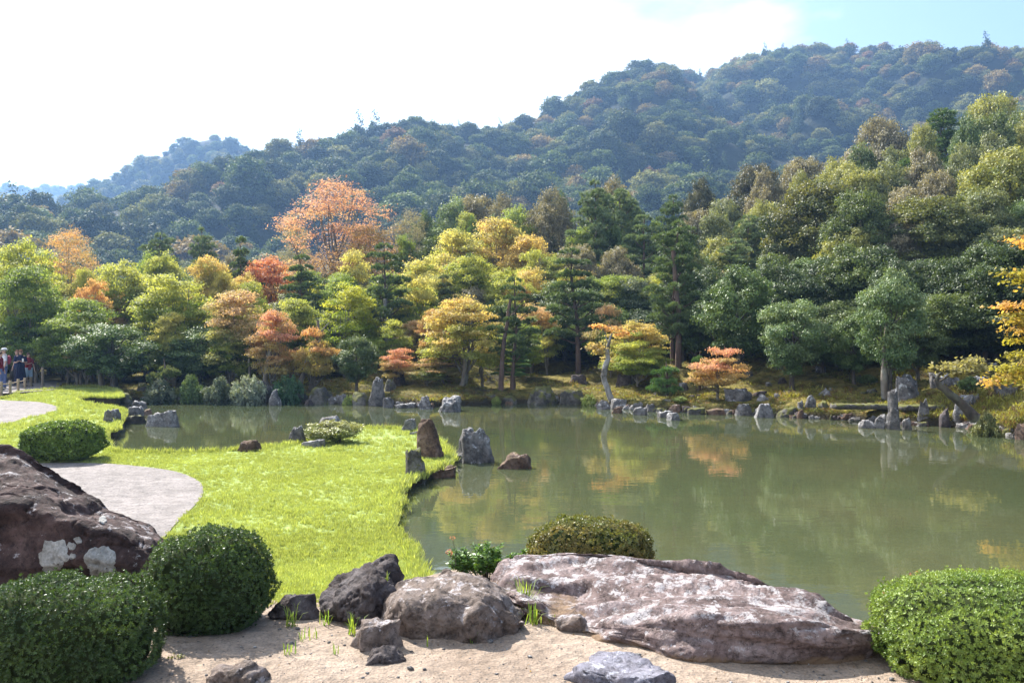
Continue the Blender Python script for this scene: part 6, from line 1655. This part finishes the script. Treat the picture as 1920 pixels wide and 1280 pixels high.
    if bottom == 'skirt':
        obj('skirt', *loft([(0, 0, .18, .25, .20), (0, 0, .45, .22, .17), (0, 0, .75, .185, .14), (0, 0, .92, .16, .12), (0, 0, .98, .15, .11)], 20), mb, root, smooth=True)
    else:
        lo_ = .48 if bottom == 'shorts' else .07
        for s in (-1, 1):
            t = np.linspace(0, 1, 5)[:, None]; V_, Q_ = tube(np.array([s * .085, 0, .95]) * (1 - t) + np.array([s * .115, 0, lo_]) * t, np.linspace(.115, .085 if bottom == 'shorts' else .06, 5), 12); obj('trouser_leg', V_, Q_, mb, root, smooth=True)
    for s in (-1, 1):
        obj('shoe', np.array(ICO[3][0]) * [.05, .13, .045] + [s * .127, -.06, .04], ICO[3][1], plain('shoe', (.08, .07, .07), .6), root, smooth=True)
    if bag: obj('backpack', np.array(ICO[3][0]) * [.15, .10, .2] + [0, .17, 1.22], ICO[3][1], plain('bag_cloth', bag, .8), root, smooth=True)
    return root
def phone(x, y, z, lab):
    bm = bmesh.new(); bmesh.ops.create_cube(bm, size=1, matrix=Matrix.Diagonal((.075, .009, .15, 1))); bmesh.ops.bevel(bm, geom=bm.edges[:], offset=.004, segments=2, affect='EDGES')
    me = bpy.data.meshes.new('phone'); bm.to_mesh(me); bm.free(); me.materials.append(plain('phone_back', (.7, .7, .7), .3)); o = link(bpy.data.objects.new('phone', me)); o.location = (x, y, z); return tag(o, lab, 'phone')
def px_at(px, Y): return (px - 960) / F * Y
person(px_at(39, 36.5), 36.5, 0, .35, 1.62, 'person in a navy top and long navy skirt with dark glasses, looking at a phone', (.012, .018, .05), (.012, .015, .04), (.25, .12, .06), 'skirt', 'phone', None, True)
phone(px_at(41, 36.1), 36.17, 1.18, 'pale phone held by the person in navy')
person(px_at(32, 37.3), 37.3, 0, -.5, 1.60, 'person in dark blue standing just behind the one in navy', (.02, .03, .08), (.03, .03, .05), (.22, .10, .05), 'trousers', 'down')
person(px_at(53.5, 37.0), 37.0, 0, 1.0, 1.48, 'person in a dark red top and pale blue shorts at the right of the group', (.28, .035, .05), (.38, .48, .60), (.10, .06, .04), 'shorts', 'one')
person(px_at(8, 35.6), 35.6, 0, -.9, 1.68, 'person in a white and grey top with a cap, dark red bag on the back', (.55, .54, .58), (.10, .13, .25), (.3, .26, .22), 'trousers', 'down', (.62, .60, .60), False, (.28, .04, .07))
person(px_at(1, 34.2), 34.2, 0, 1.8, 1.56, 'person in a maroon top and blue denim at the very left edge', (.16, .02, .03), (.12, .16, .30), (.07, .04, .03), 'trousers', 'down')

# ================================================================== KOI
def koi(px, py, size, rz, label, col):
    x, y = G(px, py, -.64); 
    n = 14; t = np.linspace(0, 1, n); w = .115 * np.sin(np.pi * np.clip(t * .93 + .05, 0, 1)) ** .8 * (1 - .45 * t); w[-1] = .012
    V, Q = loft([(0, 0, 0, .01, .01)] * 2, 4)
    a = np.linspace(0, 2 * np.pi, 10, endpoint=False); V = []
    for k in range(n): V.append(np.stack([np.full(10, -.5 + t[k]), np.cos(a) * w[k] * .75 + .03 * math.sin(t[k] * 5), np.sin(a) * w[k]], -1))
    V = np.vstack(V); i, j = np.meshgrid(np.arange(n - 1), np.arange(10), indexing='ij'); j2 = (j + 1) % 10
    Q = np.stack([i * 10 + j, i * 10 + j2, (i + 1) * 10 + j2, (i + 1) * 10 + j], -1).reshape(-1, 4)
    root = empty('carp', (x, y, -.735), rz); root.scale = (size,) * 3; tag(root, label, 'fish'); m_ = plain('fish_skin', col, .4, .4)
    obj('body', V, Q, m_, root, smooth=True)
    obj('tail_fin', np.array([(.46, -.02, 0), (.66, -.03, .12), (.60, -.03, 0), (.66, -.03, -.12), (.46, .0, 0)]), [[0, 1, 2], [0, 2, 3]], m_, root)
    obj('dorsal_fin', np.array([(-.2, 0, .10), (-.12, 0, .16), (.15, .02, .12), (.2, .03, .05)]), [[0, 1, 2, 3]], m_, root)
    for s in (-1, 1): obj('pectoral_fin', np.array([(-.28, s * .06, -.02), (-.16, s * .2, -.05), (-.18, s * .06, -.03)]), [[0, 1, 2]], m_, root)
koi(1482, 1073, .50, .12, 'dark carp just under the surface with a reddish head', (.12, .05, .03))
koi(1590, 1106, .62, -.08, 'large shadowy carp nearest the long boulder', (.03, .028, .02))
koi(1436, 1024, .42, .35, 'brownish carp farthest from the shore', (.13, .06, .03))

print('objects', len(bpy.data.objects), 'tris', sum(len(p.polygons) for p in bpy.data.meshes))
